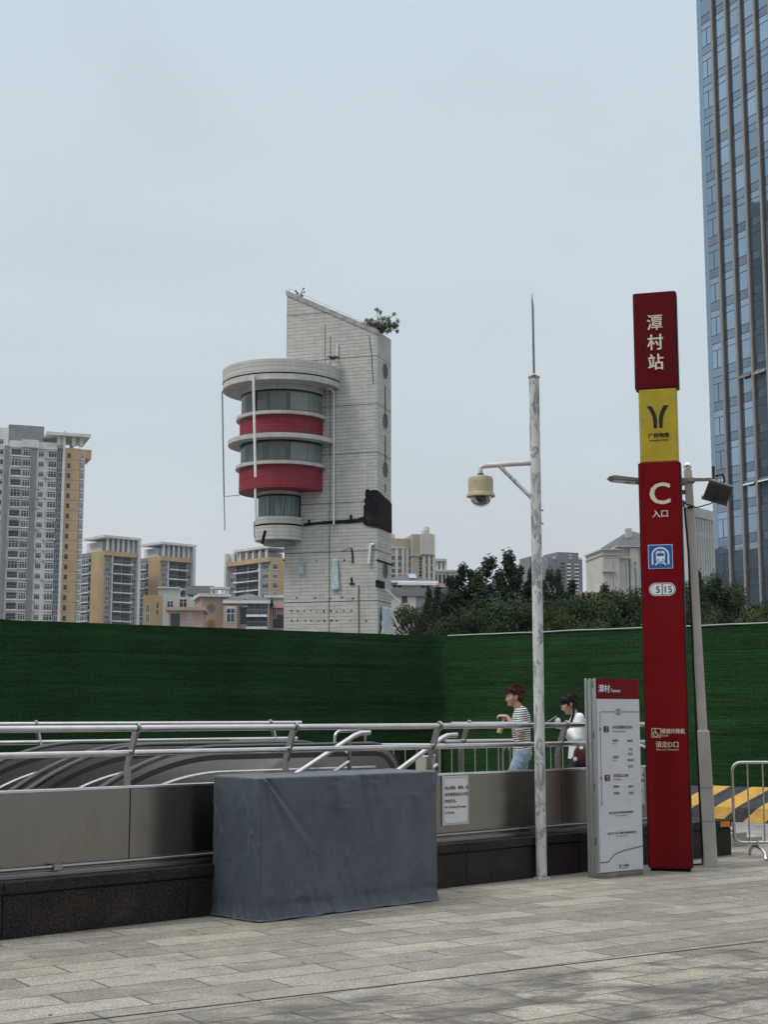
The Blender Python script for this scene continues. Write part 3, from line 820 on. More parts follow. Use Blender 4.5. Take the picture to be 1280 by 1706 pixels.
prof = [(x0,.045),(x0+.05,.012),(x0+.30,-.012),(x0+.60,-.03),(x0+.85,-.035),(x0+.85,.03),(x0+.62,.03),(x0+.36,.040),(x0+.32,.028),(x0+.06,.06)]
g.prism(prof, -.11, .11); g.build('housing', mat('lamp_grey', (.20,.21,.215), .45, .3), sl_, .008)
g = MB(); g.prism([(x0+.06,.006),(x0+.30,-.017),(x0+.30,-.013),(x0+.06,.011)], -.09, .09); g.build('lens', M_WFILM, sl_)
g = MB(); g.tube([(x0+.8,0,0),(.12,0,0)], .03, 12); g.build('spigot', M_DGREY, sl_)
bc = thing('bullet_camera', 'small dark tube camera on the left of the ball-topped pole, half hidden by the totem', 'camera', on_pole(-.05,-.05,zarm-.29))
g = MB(); Mx = Matrix.Translation((-.10,-.03,.055)) @ Matrix.Rotation(R(-62),4,'Y')
g.lathe([(0,-.085),(.036,-.085),(.038,-.07),(.038,.09),(.03,.1),(0,.1)], 16, M=Mx); g.build('body', M_DGREY, bc)
g = MB(); g.tube([(0,0,-.01),(-.03,-.02,.0),(-.055,-.03,.03)], .013, 8); g.build('bracket', M_WHITE, bc)

# ------------------------------------------------------------------ counter under a grey cover
FL, FR_, BL = G(430,1538), G(731,1500), G(352,1525)
crz = math.atan2(FR_.y-FL.y, FR_.x-FL.x); CW = (FR_-FL).length
cxd = V((cos(crz), sin(crz), 0)); cyd = V((-sin(crz), cos(crz), 0))
CD = .62
CH = zv(1297, FL.y)
cc = thing('covered_counter', 'long counter hidden under a blue-grey waterproof cloth cover, standing on the paving', 'cover', FL, crz)
M_COV, nt, b = new_mat('grey_oxford_cloth')
o = coords(nt,'Object'); n1 = noise_(nt, o, 2.2, 7, .65, .6); n2 = noise_(nt, o, 260, 2); n3 = noise_(nt, coords(nt,'Object',(1,1,.45)), 9, 6, .6, 1.2)
c = mixc(nt, ramp(nt, n1, .3, .7), (.046,.059,.078), (.072,.088,.111))
c = mixc(nt, math_(nt,'MULTIPLY',ramp(nt, n3, .55, .75),.1), c, (.125,.137,.150))
nt.links.new(c, b.inputs['Base Color']); b.inputs['Roughness'].default_value = .40; b.inputs['Specular IOR Level'].default_value = .6
n4 = noise_(nt, o, 24, 6, .7, 1.5)
b.inputs['Sheen Weight'].default_value = .16; b.inputs['Sheen Roughness'].default_value = .35; b.inputs['Sheen Tint'].default_value = (.85,.9,1,1)
h = math_(nt,'ADD', math_(nt,'MULTIPLY', n2, .05), math_(nt,'ADD', math_(nt,'MULTIPLY', n3, .55), math_(nt,'MULTIPLY', n4, .25)))
bump_(nt, b, h, .75, .02)
def cover_mesh():
    g = MB(); rr = .024
    per = []
    def seg(p, q, n): 
        for k in range(n): per.append((V(p)+(V(q)-V(p))*k/n))
    # rounded rectangle, counter-clockwise from the front-left corner
    nx, ny, na = 190, 64, 6
    def arc(cx_, cy_, a0):
        for k in range(na): a = R(a0+90*k/na); per.append(V((cx_+rr*cos(a), cy_+rr*sin(a))))
    seg((rr,0),(CW-rr,0),nx); arc(CW-rr,rr,-90); seg((CW,rr),(CW,CD-rr),ny); arc(CW-rr,CD-rr,0)
    seg((CW-rr,CD),(rr,CD),nx); arc(rr,CD-rr,90); seg((0,CD-rr),(0,rr),ny); arc(rr,rr,180)
    n = len(per); nz = 96
    cum = [0]
    for i in range(n): cum.append(cum[-1] + (per[(i+1)%n]-per[i]).length)
    qf = random.Random(12); folds = []; Lp = cum[-1]
    # drape folds from the top edge, gathers rising from the hem, star folds round the left end
    for k in range(15): folds.append((qf.uniform(0, CW), CH+.01, qf.uniform(-.25,.25), qf.uniform(.15,.75), qf.uniform(.012,.032), qf.uniform(.004,.0105)*qf.choice((1,1,-1))))
    for k in range(17): folds.append((qf.uniform(0, CW), .0, qf.uniform(-.5,.5), -qf.uniform(.10,.42), qf.uniform(.010,.028), qf.uniform(.004,.010)))
    for k in range(9): folds.append((qf.uniform(.05, CW), CH*qf.uniform(.75,1.0), qf.uniform(-.22,.22), qf.uniform(.4,.85), qf.uniform(.05,.10), qf.uniform(.006,.011)*qf.choice((1,-1))))
    for k in range(2): folds.append((qf.uniform(.3, CW-.2), CH*qf.uniform(.35,.6), qf.uniform(.3,.8)*qf.choice((1,-1)), qf.uniform(.15,.3), qf.uniform(.02,.04), qf.uniform(.008,.014)))
    for k in range(5): folds.append((.02, CH-.01, qf.uniform(.1,.9), qf.uniform(.35,.8), qf.uniform(.012,.022), qf.uniform(.005,.010)))
    for k in range(4): folds.append((CW-.03, CH-.01, -qf.uniform(.15,.8), qf.uniform(.2,.5), qf.uniform(.010,.018), qf.uniform(.004,.008)))
    for k in range(16): folds.append((Lp-qf.uniform(0,CD+.05), CH*qf.choice((1,1,.8,.6)), qf.uniform(-.6,.6), qf.uniform(.2,.7), qf.uniform(.010,.024), qf.uniform(.004,.010)*qf.choice((1,-1))))
    for k in range(10): folds.append((Lp-qf.uniform(0,CD), .0, qf.uniform(-.5,.5), -qf.uniform(.1,.4), qf.uniform(.010,.022), qf.uniform(.005,.012)))
    vs = []
    corners = [V((0,0)),V((CW,0)),V((CW,CD)),V((0,CD))]
    for k in range(nz+1):
        t = k/nz; z = CH*(1-t)
        for i in range(n):
            p = per[i]; nx_ = per[(i+1)%n]; pv = per[i-1]
            tg = (nx_-pv).normalized(); nr = V((tg.y, -tg.x))
            s = cum[i]; d = min((p-c_).length for c_ in corners)
            crum = mnoise.noise((s*13, z*13, 2.2))*.0020 + mnoise.noise((s*29, z*27, 4.2))*.0011
            off = .022*mnoise.noise((s*2.1, z*.45, 3.3))*(.25+t) + .012*mnoise.noise((s*4.3, z*.8, 21.3))*(.3+t) + .004*mnoise.noise((s*5.5, z*.9, 8.1))*(.4+t) + crum
            for (fs_, fz, ft, fl, fw, fa) in folds:
                u = (fz - z) if fl > 0 else (z - fz)          # distance travelled along the fold
                if -.02 < u < abs(fl):
                    ds = s - (fs_ + ft*u); wd_ = fw*(1+1.6*u/abs(fl))
                    if abs(ds) < wd_*3.2: off += .8*fa*math.exp(-(ds/wd_)**2)*min(1,(u+.02)/.05)*(1-u/abs(fl))**.7 - .5*fa*math.exp(-((ds-wd_*1.7)/wd_)**2)*(1-u/abs(fl))
            off += .008*t**2 + .018*max(0,(t-.93)/.07)**2 - .010*math.exp(-((t-.90)/.035)**2)*(.5+.5*mnoise.noise((s*3,0,9)))
            if t > .82: off += .013*((t-.82)/.18)**1.5*mnoise.noise((s*8, z*2, 6)) + .007*((t-.82)/.18)*mnoise.noise((s*19, z*5, 16))
            zz = z
            if k == nz: zz = .004 + .012*(mnoise.noise((s*5,1,1))+.5)
            q = p + nr*off
            vs.append((q.x, q.y, max(.004, zz)))
    fs = [(k*n+i, k*n+(i+1)%n, (k+1)*n+(i+1)%n, (k+1)*n+i)[::-1] for k in range(nz) for i in range(n)]
    g.add(vs, fs, 0, None, True)
    # top: concentric rings shrinking to the middle line
    prev = list(range(n)); base = vs[:n]; m = 14
    tv = [[V(p) for p in base]]
    for k in range(1, m+1):
        f = k/m; ring = []
        for p in base:
            q = V(p); 
            tx = min(max(q.x, CD/2), CW-CD/2); ty = CD/2
            x = q.x + (tx-q.x)*f; y_ = q.y + (ty-q.y)*f
            z = CH + .016*(1-math.exp(-f*9)) + .006*mnoise.noise((x*3,y_*5,2)) + .004*mnoise.noise((x*9,y_*14,7)) - .006*f
            ring.append(V((x,y_,z)))
        tv.append(ring)
    tvf = [p for r_ in tv for p in r_]
    g.add(tvf, [(k*n+i, k*n+(i+1)%n, (k+1)*n+(i+1)%n, (k+1)*n+i) for k in range(m) for i in range(n)], 0, None, True)
    return g
g = cover_mesh(); co = g.build('cloth_cover', M_COV, cc)
co.data.set_sharp_from_angle(angle=R(80))
bmx = bmesh.new(); bmx.from_mesh(co.data); bmesh.ops.remove_doubles(bmx, verts=bmx.verts, dist=.0008); bmesh.ops.recalc_face_normals(bmx, faces=bmx.faces); bmx.to_mesh(co.data); bmx.free()

# ------------------------------------------------------------------ crowd barriers
def barrier_mesh(t, w_, h_, feet=True, nb=None):
    r = .017; cr_ = .10; zb = .17
    pts = []
    for cx_, cz_, a0 in ((w_-cr_,zb+cr_,-90),(w_-cr_,h_-cr_,0),(cr_,h_-cr_,90),(cr_,zb+cr_,180)):
        rr_ = cr_
        for k in range(7): a = R(a0+90*k/6); pts.append((cx_+rr_*cos(a), 0, cz_+rr_*sin(a)))
    pts.append(pts[0]); pts.append(pts[1])
    g = MB(); g.tube(pts, r, 10, cap=False); g.build('frame', M_TUBE, t)
    n = nb or 11
    for k in range(1, n):
        x = w_*k/n
        g = MB(); g.tube([(x,0,zb),(x,0,h_)], .0095, 8); g.build('bar', M_TUBE, t)
    if feet:
        for x in (.26, w_-.26):
            g = MB(); g.tube([(x,-.30,.012),(x,-.27,.07),(x,-.16,.115),(x,0,.125),(x,.16,.115),(x,.27,.07),(x,.30,.012)], .019, 10); g.tube([(x,0,.12),(x,0,.19)], .016, 8); g.build('foot', M_TUBE, t)
def barrier(label, loc, rz, w_=2.0, h_=1.06, nb=11):
    t = thing('crowd_barrier', label, 'barrier', loc, rz, 'steel crowd barriers'); barrier_mesh(t, w_, h_, True, nb); return t
BP = G(1262,1430); bl = at(1222,1410,BP.y)
barrier('steel crowd barrier standing on the paving at the right edge of the photo', (bl.x+.02, BP.y, 0), R(3), 2.1, 1.06, 12)
for lab, u, yb, rz in (('steel crowd barrier in front of the green fence, left of the man, behind the handrail', 618, 21.2, R(-6)),
                   ('steel crowd barrier in front of the green fence, behind the two walking people', 838, 20.6, R(-8))):
    p = at(u, 1242, yb); barrier(lab, (p.x, yb, -.01), rz, 2.05, 1.17, 12)

# ------------------------------------------------------------------ green fence
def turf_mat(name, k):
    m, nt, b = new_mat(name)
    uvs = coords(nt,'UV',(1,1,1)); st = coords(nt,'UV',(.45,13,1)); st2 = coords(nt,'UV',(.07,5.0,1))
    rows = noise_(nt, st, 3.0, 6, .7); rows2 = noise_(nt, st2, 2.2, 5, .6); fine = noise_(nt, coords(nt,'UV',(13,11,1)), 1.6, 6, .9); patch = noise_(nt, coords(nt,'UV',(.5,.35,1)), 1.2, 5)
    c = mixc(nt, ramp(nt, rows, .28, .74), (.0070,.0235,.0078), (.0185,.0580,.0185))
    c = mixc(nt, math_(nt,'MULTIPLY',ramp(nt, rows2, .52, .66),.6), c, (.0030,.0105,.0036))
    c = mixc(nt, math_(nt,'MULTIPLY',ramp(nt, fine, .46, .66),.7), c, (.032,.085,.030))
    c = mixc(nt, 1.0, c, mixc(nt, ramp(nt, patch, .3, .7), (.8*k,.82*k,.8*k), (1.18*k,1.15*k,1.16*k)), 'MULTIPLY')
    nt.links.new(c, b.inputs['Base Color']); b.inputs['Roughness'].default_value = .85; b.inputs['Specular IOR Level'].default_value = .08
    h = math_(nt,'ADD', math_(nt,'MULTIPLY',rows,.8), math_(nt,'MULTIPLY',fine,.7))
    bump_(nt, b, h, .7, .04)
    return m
M_TURF = turf_mat('artificial_turf', .95); M_TURF2 = turf_mat('turf_lit_side', 1.08)  # right section's sunlit brightness is put into the colour of the second turf
FH = 3.0
F0, F1, F2 = G(0,1032,FH), G(734,1060,FH), G(1280,1038,FH)
d0 = (F1-F0).normalized(); d1 = (F2-F1).normalized()
FA = F0 - d0*9; FB = F2 + d1*8
def fence(name, label, pts, posts_from):
    base = V((pts[0][0], pts[0][1], 0)); t = thing(name, label, 'fence', base)
    # resample
    P = [V((p[0],p[1],0))-base for p in pts]
    S_ = [P[0]]
    for a, c in zip(P[:-1], P[1:]):
        n = max(1, int((c-a).length/.16))
        for k in range(1, n+1): S_.append(a+(c-a)*k/n)
    s = 0; vs = []; n = len(S_); nz = 60
    acc = [0]
    for a, c in zip(S_[:-1], S_[1:]): acc.append(acc[-1]+(c-a).length)
    zb = .42
    for i, p in enumerate(S_):
        a = S_[max(0,i-1)]; c = S_[min(n-1,i+1)]; tg = (c-a).normalized(); nr = V((tg.y,-tg.x,0))
        for k in range(nz+1):
            f = k/nz; z = zb + (FH-zb)*f
            wob = .020*mnoise.noise((acc[i]*.9, z*1.1, 4)) + .012*mnoise.noise((acc[i]*2.6, z*2.0, 9)) + .035/(1+math.exp((z-1.50)/.012))*(1+.3*mnoise.noise((acc[i]*1.2,0,7))) + sum(.016*(1+.9*mnoise.noise((acc[i]*.5,zl,3)))/(1+math.exp((z-zl-.02*mnoise.noise((acc[i]*.4,zl,5)))/.010)) for zl in (1.98,2.52,2.84))
            if k == nz: z += .014*mnoise.noise((acc[i]*1.3, 0, 2)) + .006*mnoise.noise((acc[i]*7, 0, 3))
            q = p + nr*wob; vs.append((q.x, q.y, z))
    g = MB(); g.add(vs, [(i*(nz+1)+k, (i+1)*(nz+1)+k, (i+1)*(nz+1)+k+1, i*(nz+1)+k+1) for i in range(n-1) for k in range(nz)], 0, None, True)
    # thickness behind
    bk = []
    for i, p in enumerate(S_):
        a = S_[max(0,i-1)]; c = S_[min(n-1,i+1)]; tg = (c-a).normalized(); nr = V((tg.y,-tg.x,0))
        top = vs[i*(nz+1)+nz]; q = p - nr*.05
        bk += [(top[0], top[1], top[2]), (q.x, q.y, top[2]+.004), (q.x, q.y, zb)]
    g.add(bk, [f for i in range(n-1) for f in ((i*3, (i+1)*3, (i+1)*3+1, i*3+1), (i*3+1, (i+1)*3+1, (i+1)*3+2, i*3+2))], 0)
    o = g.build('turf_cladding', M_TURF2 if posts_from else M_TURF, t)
    # metric mapping along the run
    uv = o.data.uv_layers[0].data
    for p in o.data.polygons:
        for li in p.loop_indices:
            vi = o.data.loops[li].vertex_index
            if vi < n*(nz+1): uv[li].uv = (acc[vi//(nz+1)] + posts_from, o.data.vertices[vi].co.z)
            else: uv[li].uv = (acc[(vi-n*(nz+1))//3] + posts_from, o.data.vertices[vi].co.z)
    g = MB()
    for i, p in enumerate(S_[::19]):
        j = i*19; a = S_[max(0,j-1)]; c = S_[min(n-1,j+1)]; tg = (c-a).normalized(); nr = V((tg.y,-tg.x,0)); q = p - nr*.10
        g.box(q.x-.03, q.x+.03, q.y-.03, q.y+.03, -.02, FH-.1)
    g.build('back_post', M_DGREY, t)
    return t
bend0 = F1 - d0*.3; bend1 = F1 + d1*.12
arc_ = []
for k in range(0, 11):
    u = k/10; arc_.append(bend0*(1-u)**2 + F1*2*u*(1-u) + bend1*u*u)
fence('turf_fence', 'long dark green artificial-turf fence on the left, running behind the railings to the corner', [FA, bend0] + arc_[1:], 0)
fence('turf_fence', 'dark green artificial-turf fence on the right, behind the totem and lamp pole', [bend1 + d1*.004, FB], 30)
# bright edge strip on top of the right fence
g = MB(); nrm = V((d1.y,-d1.x,0))
L_ = (FB-bend1).length; frz = math.atan2(d1.y, d1.x)
t = thing('fence_cap', 'thin pale edging strip lying along the top of the right turf fence', 'strip', (bend1.x+d1.x*.05, bend1.y+d1.y*.05, 0), frz)
n = 60; pts = [(L_*.92*i/n, -.012, FH+.006+.014*mnoise.noise(((L_*.92*i/n+.05)*1.3,0,2))) for i in range(n+1)]
g.tube(pts, .012, 6); g.build('strip', mat('pale_green_strip', (.30,.36,.31), .6), t)
# grass-green mesh bulge line is in the cladding; striped concrete kerb under the right fence
def hazard_mat():
    m, nt, b = new_mat('hazard_stripes')
    v = coords(nt,'UV'); sxx = nt.nodes.new('ShaderNodeSeparateXYZ'); nt.links.new(v, sxx.inputs[0])
    d = math_(nt,'ADD', sxx.outputs['X'], math_(nt,'MULTIPLY', sxx.outputs['Y'], -.9))
    f = math_(nt,'FRACT', math_(nt,'MULTIPLY', d, 1/.68)); st = math_(nt,'GREATER_THAN', f, .5)
    n = noise_(nt, coords(nt,'Object'), 5, 7, .7); n2 = noise_(nt, coords(nt,'Object'), 14, 6, .7)
    ye = mixc(nt, ramp(nt, n, .3, .7), (.42,.235,.035), (.62,.37,.075)); bk_ = mixc(nt, ramp(nt, n, .3, .7), (.012,.015,.02), (.034,.039,.048))
    c = mixc(nt, st, ye, bk_); c = mixc(nt, math_(nt,'MULTIPLY',ramp(nt, n2, .55, .75),.4), c, (.2,.185,.155))
    nt.links.new(c, b.inputs['Base Color']); b.inputs['Roughness'].default_value = .7
    return m
M_HAZ = hazard_mat()
kb = thing('striped_barrier', 'yellow and black striped concrete kerb along the foot of the right turf fence', 'barrier', (bend1.x+d1.x*.5, bend1.y+d1.y*.5, 0), frz)
x = 0; k = 0
while x < L_-1:
    g = MB(); w_ = 1.98
    prof = [(-.50,-.02),(.22,-.02),(.22,.50),(-.12,.50),(-.17,.485),(-.40,.26),(-.46,.2)]
    n = len(prof); vs = [(x, p[0], p[1]) for p in prof] + [(x+w_, p[0], p[1]) for p in prof]
    g.add(vs, [tuple(range(n-1,-1,-1)), tuple(range(n,2*n))] + [(i, i+n, (i+1)%n+n, (i+1)%n)[::-1] for i in range(n)])
    o = g.build('kerb_block', M_HAZ, kb, .015)
    uv = o.data.uv_layers[0].data
    run = [0]
    for i in range(n): a, c = prof[i], prof[(i+1)%n]; run.append(run[-1]+math.hypot(c[0]-a[0], c[1]-a[1]))
    for p in o.data.polygons:
        for li in p.loop_indices:
            q = o.data.vertices[o.data.loops[li].vertex_index].co
            uv[li].uv = (q.x, q.z*1.15 + (q.y*.35 if q.y < -.3 else 0))
    x += 2.0; k += 1
# small concrete block by the barrier
p = G(1240,1412); t = thing('concrete_block', 'small square grey concrete block behind the crowd barrier on the right', 'block', (p.x-.1, p.y+.25, 0), WRZ)
g = MB(); g.box(-.16,.16,-.14,.14,-.02,.17); g.box(-.06,.06,-.05,.05,.17,.20); g.build('block', M_CONC, t, .015)
t = thing('granite_strip', 'low worn granite edging slab lying at the end of the plinth', 'edging', S(WALL_END+.55, .95), WRZ)
g = MB(); g.box(-.5,1.4,-.12,.12,-.02,.055); g.build('slab', M_CONC, t, .01)
# ------------------------------------------------------------------ people (facing +x in their own frame)
def skin_m(name, c): 
    m = mat(name, c, .5, var=.08, vs=9); m.node_tree.nodes['Principled BSDF'].inputs['Subsurface Weight'].default_value = .08
    m.node_tree.nodes['Principled BSDF'].inputs['Subsurface Radius'].default_value = (.01,.004,.002); return m
M_SKIN = skin_m('skin', (.46,.27,.19)); M_SKIN2 = skin_m('pale_skin', (.52,.32,.235))
def cap(p0, p1, r0, r1, sx=1.0, n=14, k=5):
    """tapered capsule as closed mesh"""
    p0, p1 = V(p0), V(p1); d = (p1-p0); L = max(d.length, 1e-4); q = d.normalized().to_track_quat('Z','Y').to_matrix().to_4x4()
    prof = [(max(1e-4, r0*cos(-pi/2+pi/2*i/k)), r0*sin(-pi/2+pi/2*i/k)) for i in range(k+1)] + [(max(1e-4, r1*cos(pi/2*i/k)), L + r1*sin(pi/2*i/k)) for i in range(k+1)]
    return ('L', prof, Matrix.Translation(p0) @ q @ Matrix.Diagonal((sx,1,1,1)), n)
def ell(c, r, ry=0.0, rz=0.0):
    k = 10; prof = [(max(1e-4, cos(-pi/2+pi*i/k)), sin(-pi/2+pi*i/k)) for i in range(k+1)]
    return ('L', prof, Matrix.Translation(c) @ Matrix.Rotation(rz,4,'Z') @ Matrix.Rotation(ry,4,'Y') @ Matrix.Diagonal((r[0],r[1],r[2],1)), 16)
def loft(rings, n=20):
    """rings: (x, y, z, rx, ry) stacked cross-sections"""
    return ('R', rings, None, n)
def body(name, prims, m, parent, voxel=.008, smooth=4, label=None):
    g = MB()
    for kd, a, Mx, n in prims:
        if kd == 'L': g.lathe(a, n, (0,0,0), 0, Mx)
        else:
            vs = []
            for (x,y,z,rx,ry) in a:
                for j in range(n): t = 2*pi*j/n; vs.append((x+rx*cos(t), y+ry*sin(t), z))
            k = len(a)
            fs = [(i*n+j, i*n+(j+1)%n, (i+1)*n+(j+1)%n, (i+1)*n+j) for i in range(k-1) for j in range(n)] + [tuple(range(n-1,-1,-1)), tuple(range((k-1)*n, k*n))]
            g.add(vs, fs, 0, None, True)
    me = g.mesh('tmp', m); tmp = bpy.data.objects.new('tmp', me); COL.objects.link(tmp)
    r = tmp.modifiers.new('r','REMESH'); r.mode = 'VOXEL'; r.voxel_size = voxel; r.use_smooth_shade = True
    s = tmp.modifiers.new('s','SMOOTH'); s.factor = .5; s.iterations = smooth
    dg = bpy.context.evaluated_depsgraph_get(); dg.update()
    out = bpy.data.meshes.new_from_object(tmp.evaluated_get(dg)); out.name = name
    bpy.data.objects.remove(tmp)
    out.materials.clear(); out.materials.append(m)
    for p in out.polygons: p.use_smooth = True
    o = bpy.data.objects.new(name, out); COL.objects.link(o); o.parent = parent
    if label: o['label'] = label
    return o
def hand(wrist, fwd, up, side, curl=1.1, sc=1.0, spread=.1):
    """palm, four bent fingers of unequal length and a thumb off the side of the palm"""
    w, f, u = V(wrist), V(fwd).normalized(), V(up).normalized(); s = f.cross(u).normalized()*side
    P = []
    P.append(cap(w, w+f*.03*sc, .024*sc, .028*sc)); 
    for k in range(4): P.append(cap(w+f*.02*sc+s*(.024-.016*k)*sc, w+f*.085*sc+s*(.030-.020*k)*sc, .014*sc, .0125*sc))
    for k, ln in enumerate((.070, .080, .075, .058)):
        b0 = w+f*.088*sc+s*(.031-.0205*k)*sc; a = curl*.45; d = (f*cos(a) - u*sin(a)); p1 = b0 + d*ln*.45*sc
        a2 = curl*1.25; d2 = (f*cos(a2) - u*sin(a2)); p2 = p1 + d2*ln*.32*sc
        a3 = curl*1.9; d3 = (f*cos(a3) - u*sin(a3)); p3 = p2 + d3*ln*.25*sc
        P += [cap(b0, p1, .0098*sc, .0092*sc, n=8), cap(p1, p2, .0092*sc, .0085*sc, n=8), cap(p2, p3, .0085*sc, .0074*sc, n=8)]
    t0 = w+f*.03*sc+s*.03*sc; t1 = t0 + (f*.6+s*.55-u*.45).normalized()*.038*sc; t2 = t1 + (f*.85-u*.5-s*.15).normalized()*.03*sc
    P += [cap(t0, t1, .0125*sc, .0108*sc, n=8), cap(t1, t2, .0105*sc, .0085*sc, n=8)]
    return P
def head(c, tilt, sc=1.0, female=False):
    """c = centre of the skull; facing +x, pitched down by tilt"""
    T = Matrix.Translation(c) @ Matrix.Rotation(tilt,4,'Y') @ Matrix.Scale(sc,4)
    P = []
    def E(cc, r, ry=0.0): 
        kd, a, Mx, n = ell(cc, r, ry); P.append((kd, a, T @ Mx, n))
    def C(p0, p1, r0, r1):
        kd, a, Mx, n = cap(p0, p1, r0, r1, n=10); P.append((kd, a, T @ Mx, n))
    E((-.012,0,.025),(.096,.075,.092)); E((.030,0,-.035),(.062,.060,.080)); E((.045,0,-.085),(.038,.040,.034))
    E((.082,0,-.098),(.018,.020,.017)); C((.082,0,-.002),(.112,0,-.036),.010,.0135); E((.100,.012,-.038),(.010,.008,.008)); E((.100,-.012,-.038),(.010,.008,.008))
    E((.089,0,-.064),(.013,.024,.007)); E((.087,0,-.076),(.013,.021,.008)); E((.076,0,.022),(.015,.050,.014))
    for y in (-.031,.031): E((.075,y,.004),(.014,.017,.011)); E((.055,y*1.35,-.03),(.03,.022,.026))
    for y in (-.076,.076): E((-.008,y,-.012),(.020,.009,.032)); E((-.002,y*.99,-.036),(.010,.008,.012))
    return P, T
def face_bits(T, parent, lips=(.33,.12,.11)):
    g = MB()
    for y in (-.031,.031): g.ball((0,0,0), .0105, 10, 6, 0, T @ Matrix.Translation((.080,y,.004)))
    g.build('eyes', mat('eye_dark', (.025,.02,.018), .25), parent)
    g = MB()
    for y in (-.031,.031): g.tube([T @ V((.080,y*.45,.021)), T @ V((.087,y,.0275)), T @ V((.072,y*1.6,.021))], [.003,.0042,.0025], 8)
    g.build('eyebrows', mat('brow_dark', (.03,.022,.018), .8), parent)
    g = MB(); g.ball((0,0,0), (.006,.021,.0042), 12, 6, 0, T @ Matrix.Translation((.0985,0,-.066))); g.ball((0,0,0), (.006,.018,.005), 12, 6, 0, T @ Matrix.Translation((.0965,0,-.0735))); g.build('lips', mat('lip', lips, .45), parent)
def glasses(T, parent, col=(.03,.03,.03)):
    g = MB()
    for y in (-.033,.033):
        g.tube([T @ V((.105,y+.026*cos(2*pi*k/18),.002+.021*sin(2*pi*k/18))) for k in range(19)], .0022, 6, cap=False)
        s = 1 if y > 0 else -1
        g.tube([T @ V((.105,y+s*.026,.006)), T @ V((.05,s*.078,.008)), T @ V((-.02,s*.084,.004)), T @ V((-.035,s*.084,-.012))], .0018, 6)
    g.tube([T @ V((.105,-.008,.006)), T @ V((.108,0,.009)), T @ V((.105,.008,.006))], .002, 6)
    g.build('glasses', mat('glasses_frame', col, .3, .5), parent)
def tufts(g, T, n, area, ln, seed, r0=.012, drop=.0):
    q = random.Random(seed)
    for i in range(n):
        c, rr, dirn = area(q)
        p = V(c); d = V(dirn).normalized()
        b = V((q.uniform(-1,1), q.uniform(-1,1), q.uniform(-1,1)))*.35
        l = ln*q.uniform(.6,1.25)
        p1 = p + (d+b*.5)*l*.5; p2 = p1 + (d*.6+b+V((0,0,-drop)))*l*.6
        g.tube([T @ p, T @ p1, T @ p2], [r0*q.uniform(.7,1.2), r0*.8, .001], 6)

# ---- the man
PB = at(868, 1150, 17.9)
man = thing('person', 'person with tousled reddish-brown hair in a black and white striped T-shirt holding a drink bottle', 'person', (PB.x, 17.9, PLAT), pi, 'people walking behind the railing')
man.scale = (.965,.965,.965)
# joints
hipz, shz = .90, 1.425
hd, T = head((.075, 0, 1.605), R(3), 1.03)
SHL, SHR = V((.0,.185,1.405)), V((.0,-.185,1.405))        # left arm (+y) is towards the camera after the half-turn
ELL, ELR = V((.045,.245,1.125)), V((-.05,-.25,1.12))
WRL, WRR = V((.195,.160,1.345)), V((.03,-.27,.87))
legs = [((-.01,.09,.90),(.16,.10,.50),(.02,.10,.09)), ((-.01,-.09,.90),(.02,-.10,.49),(-.25,-.10,.13))]
P = hd + [cap((.015,0,1.40),(.055,0,1.53),.060,.054), loft([(-.01,0,.86,.105,.165),(-.01,0,.98,.100,.150),(0,0,1.12,.103,.15),(.0,0,1.28,.112,.17),(0,0,1.38,.10,.175),(0,0,1.44,.07,.11)])]
for sh, elb, wr in ((SHL,ELL,WRL),(SHR,ELR,WRR)): P += [cap(sh, elb, .052, .041), cap(elb, wr, .042, .027)]
P += hand(WRL, (.9,-.1,.18), (-.2,.25,.93), 1, 1.2) + hand(WRR, (.25,.05,-.95), (0,-1,0), 1, .6)
for h_, k_, a_ in legs: P += [cap(h_, k_, .085, .055), cap(k_, a_, .055, .036), cap((a_[0]-.03,a_[1],a_[2]-.03),(a_[0]+.15,a_[1],a_[2]-.055),.036,.028)]
body('body', P, M_SKIN, man, .007, 3)
face_bits(T, man); glasses(T, man, (.25,.22,.2))
M_HAIR = mat('reddish_brown_hair', (.062,.027,.014), .75, spec=.15, var=.45, vs=60, stretch=(1,1,.3))
def area_man(q):
    a = q.uniform(-pi, pi); e = q.uniform(.05, 1.45)
    d = V((cos(a)*cos(e), sin(a)*cos(e), sin(e)))
    c = V((-.018,0,.035)) + V((d.x*.094, d.y*.074, d.z*.088))
    return c, 0, d + V((.35 if d.x > .2 else -.05, 0, .15))
P = []
def HE(c, r): kd, a, Mx, n = ell(c, r); P.append((kd, a, T @ Mx, n))
HE((-.028,0,.050),(.094,.083,.082)); HE((-.060,0,.0),(.062,.079,.075)); HE((.030,0,.088),(.062,.066,.036)); HE((-.068,0,-.05),(.032,.052,.04)); HE((.002,.066,.04),(.03,.016,.05)); HE((.002,-.066,.04),(.03,.016,.05))
hr = body('hair', P, M_HAIR, man, .008, 2)
g = MB(); tufts(g, T, 320, area_man, .046, 3, .007, .08); g.build('hair_tufts', M_HAIR, hr)
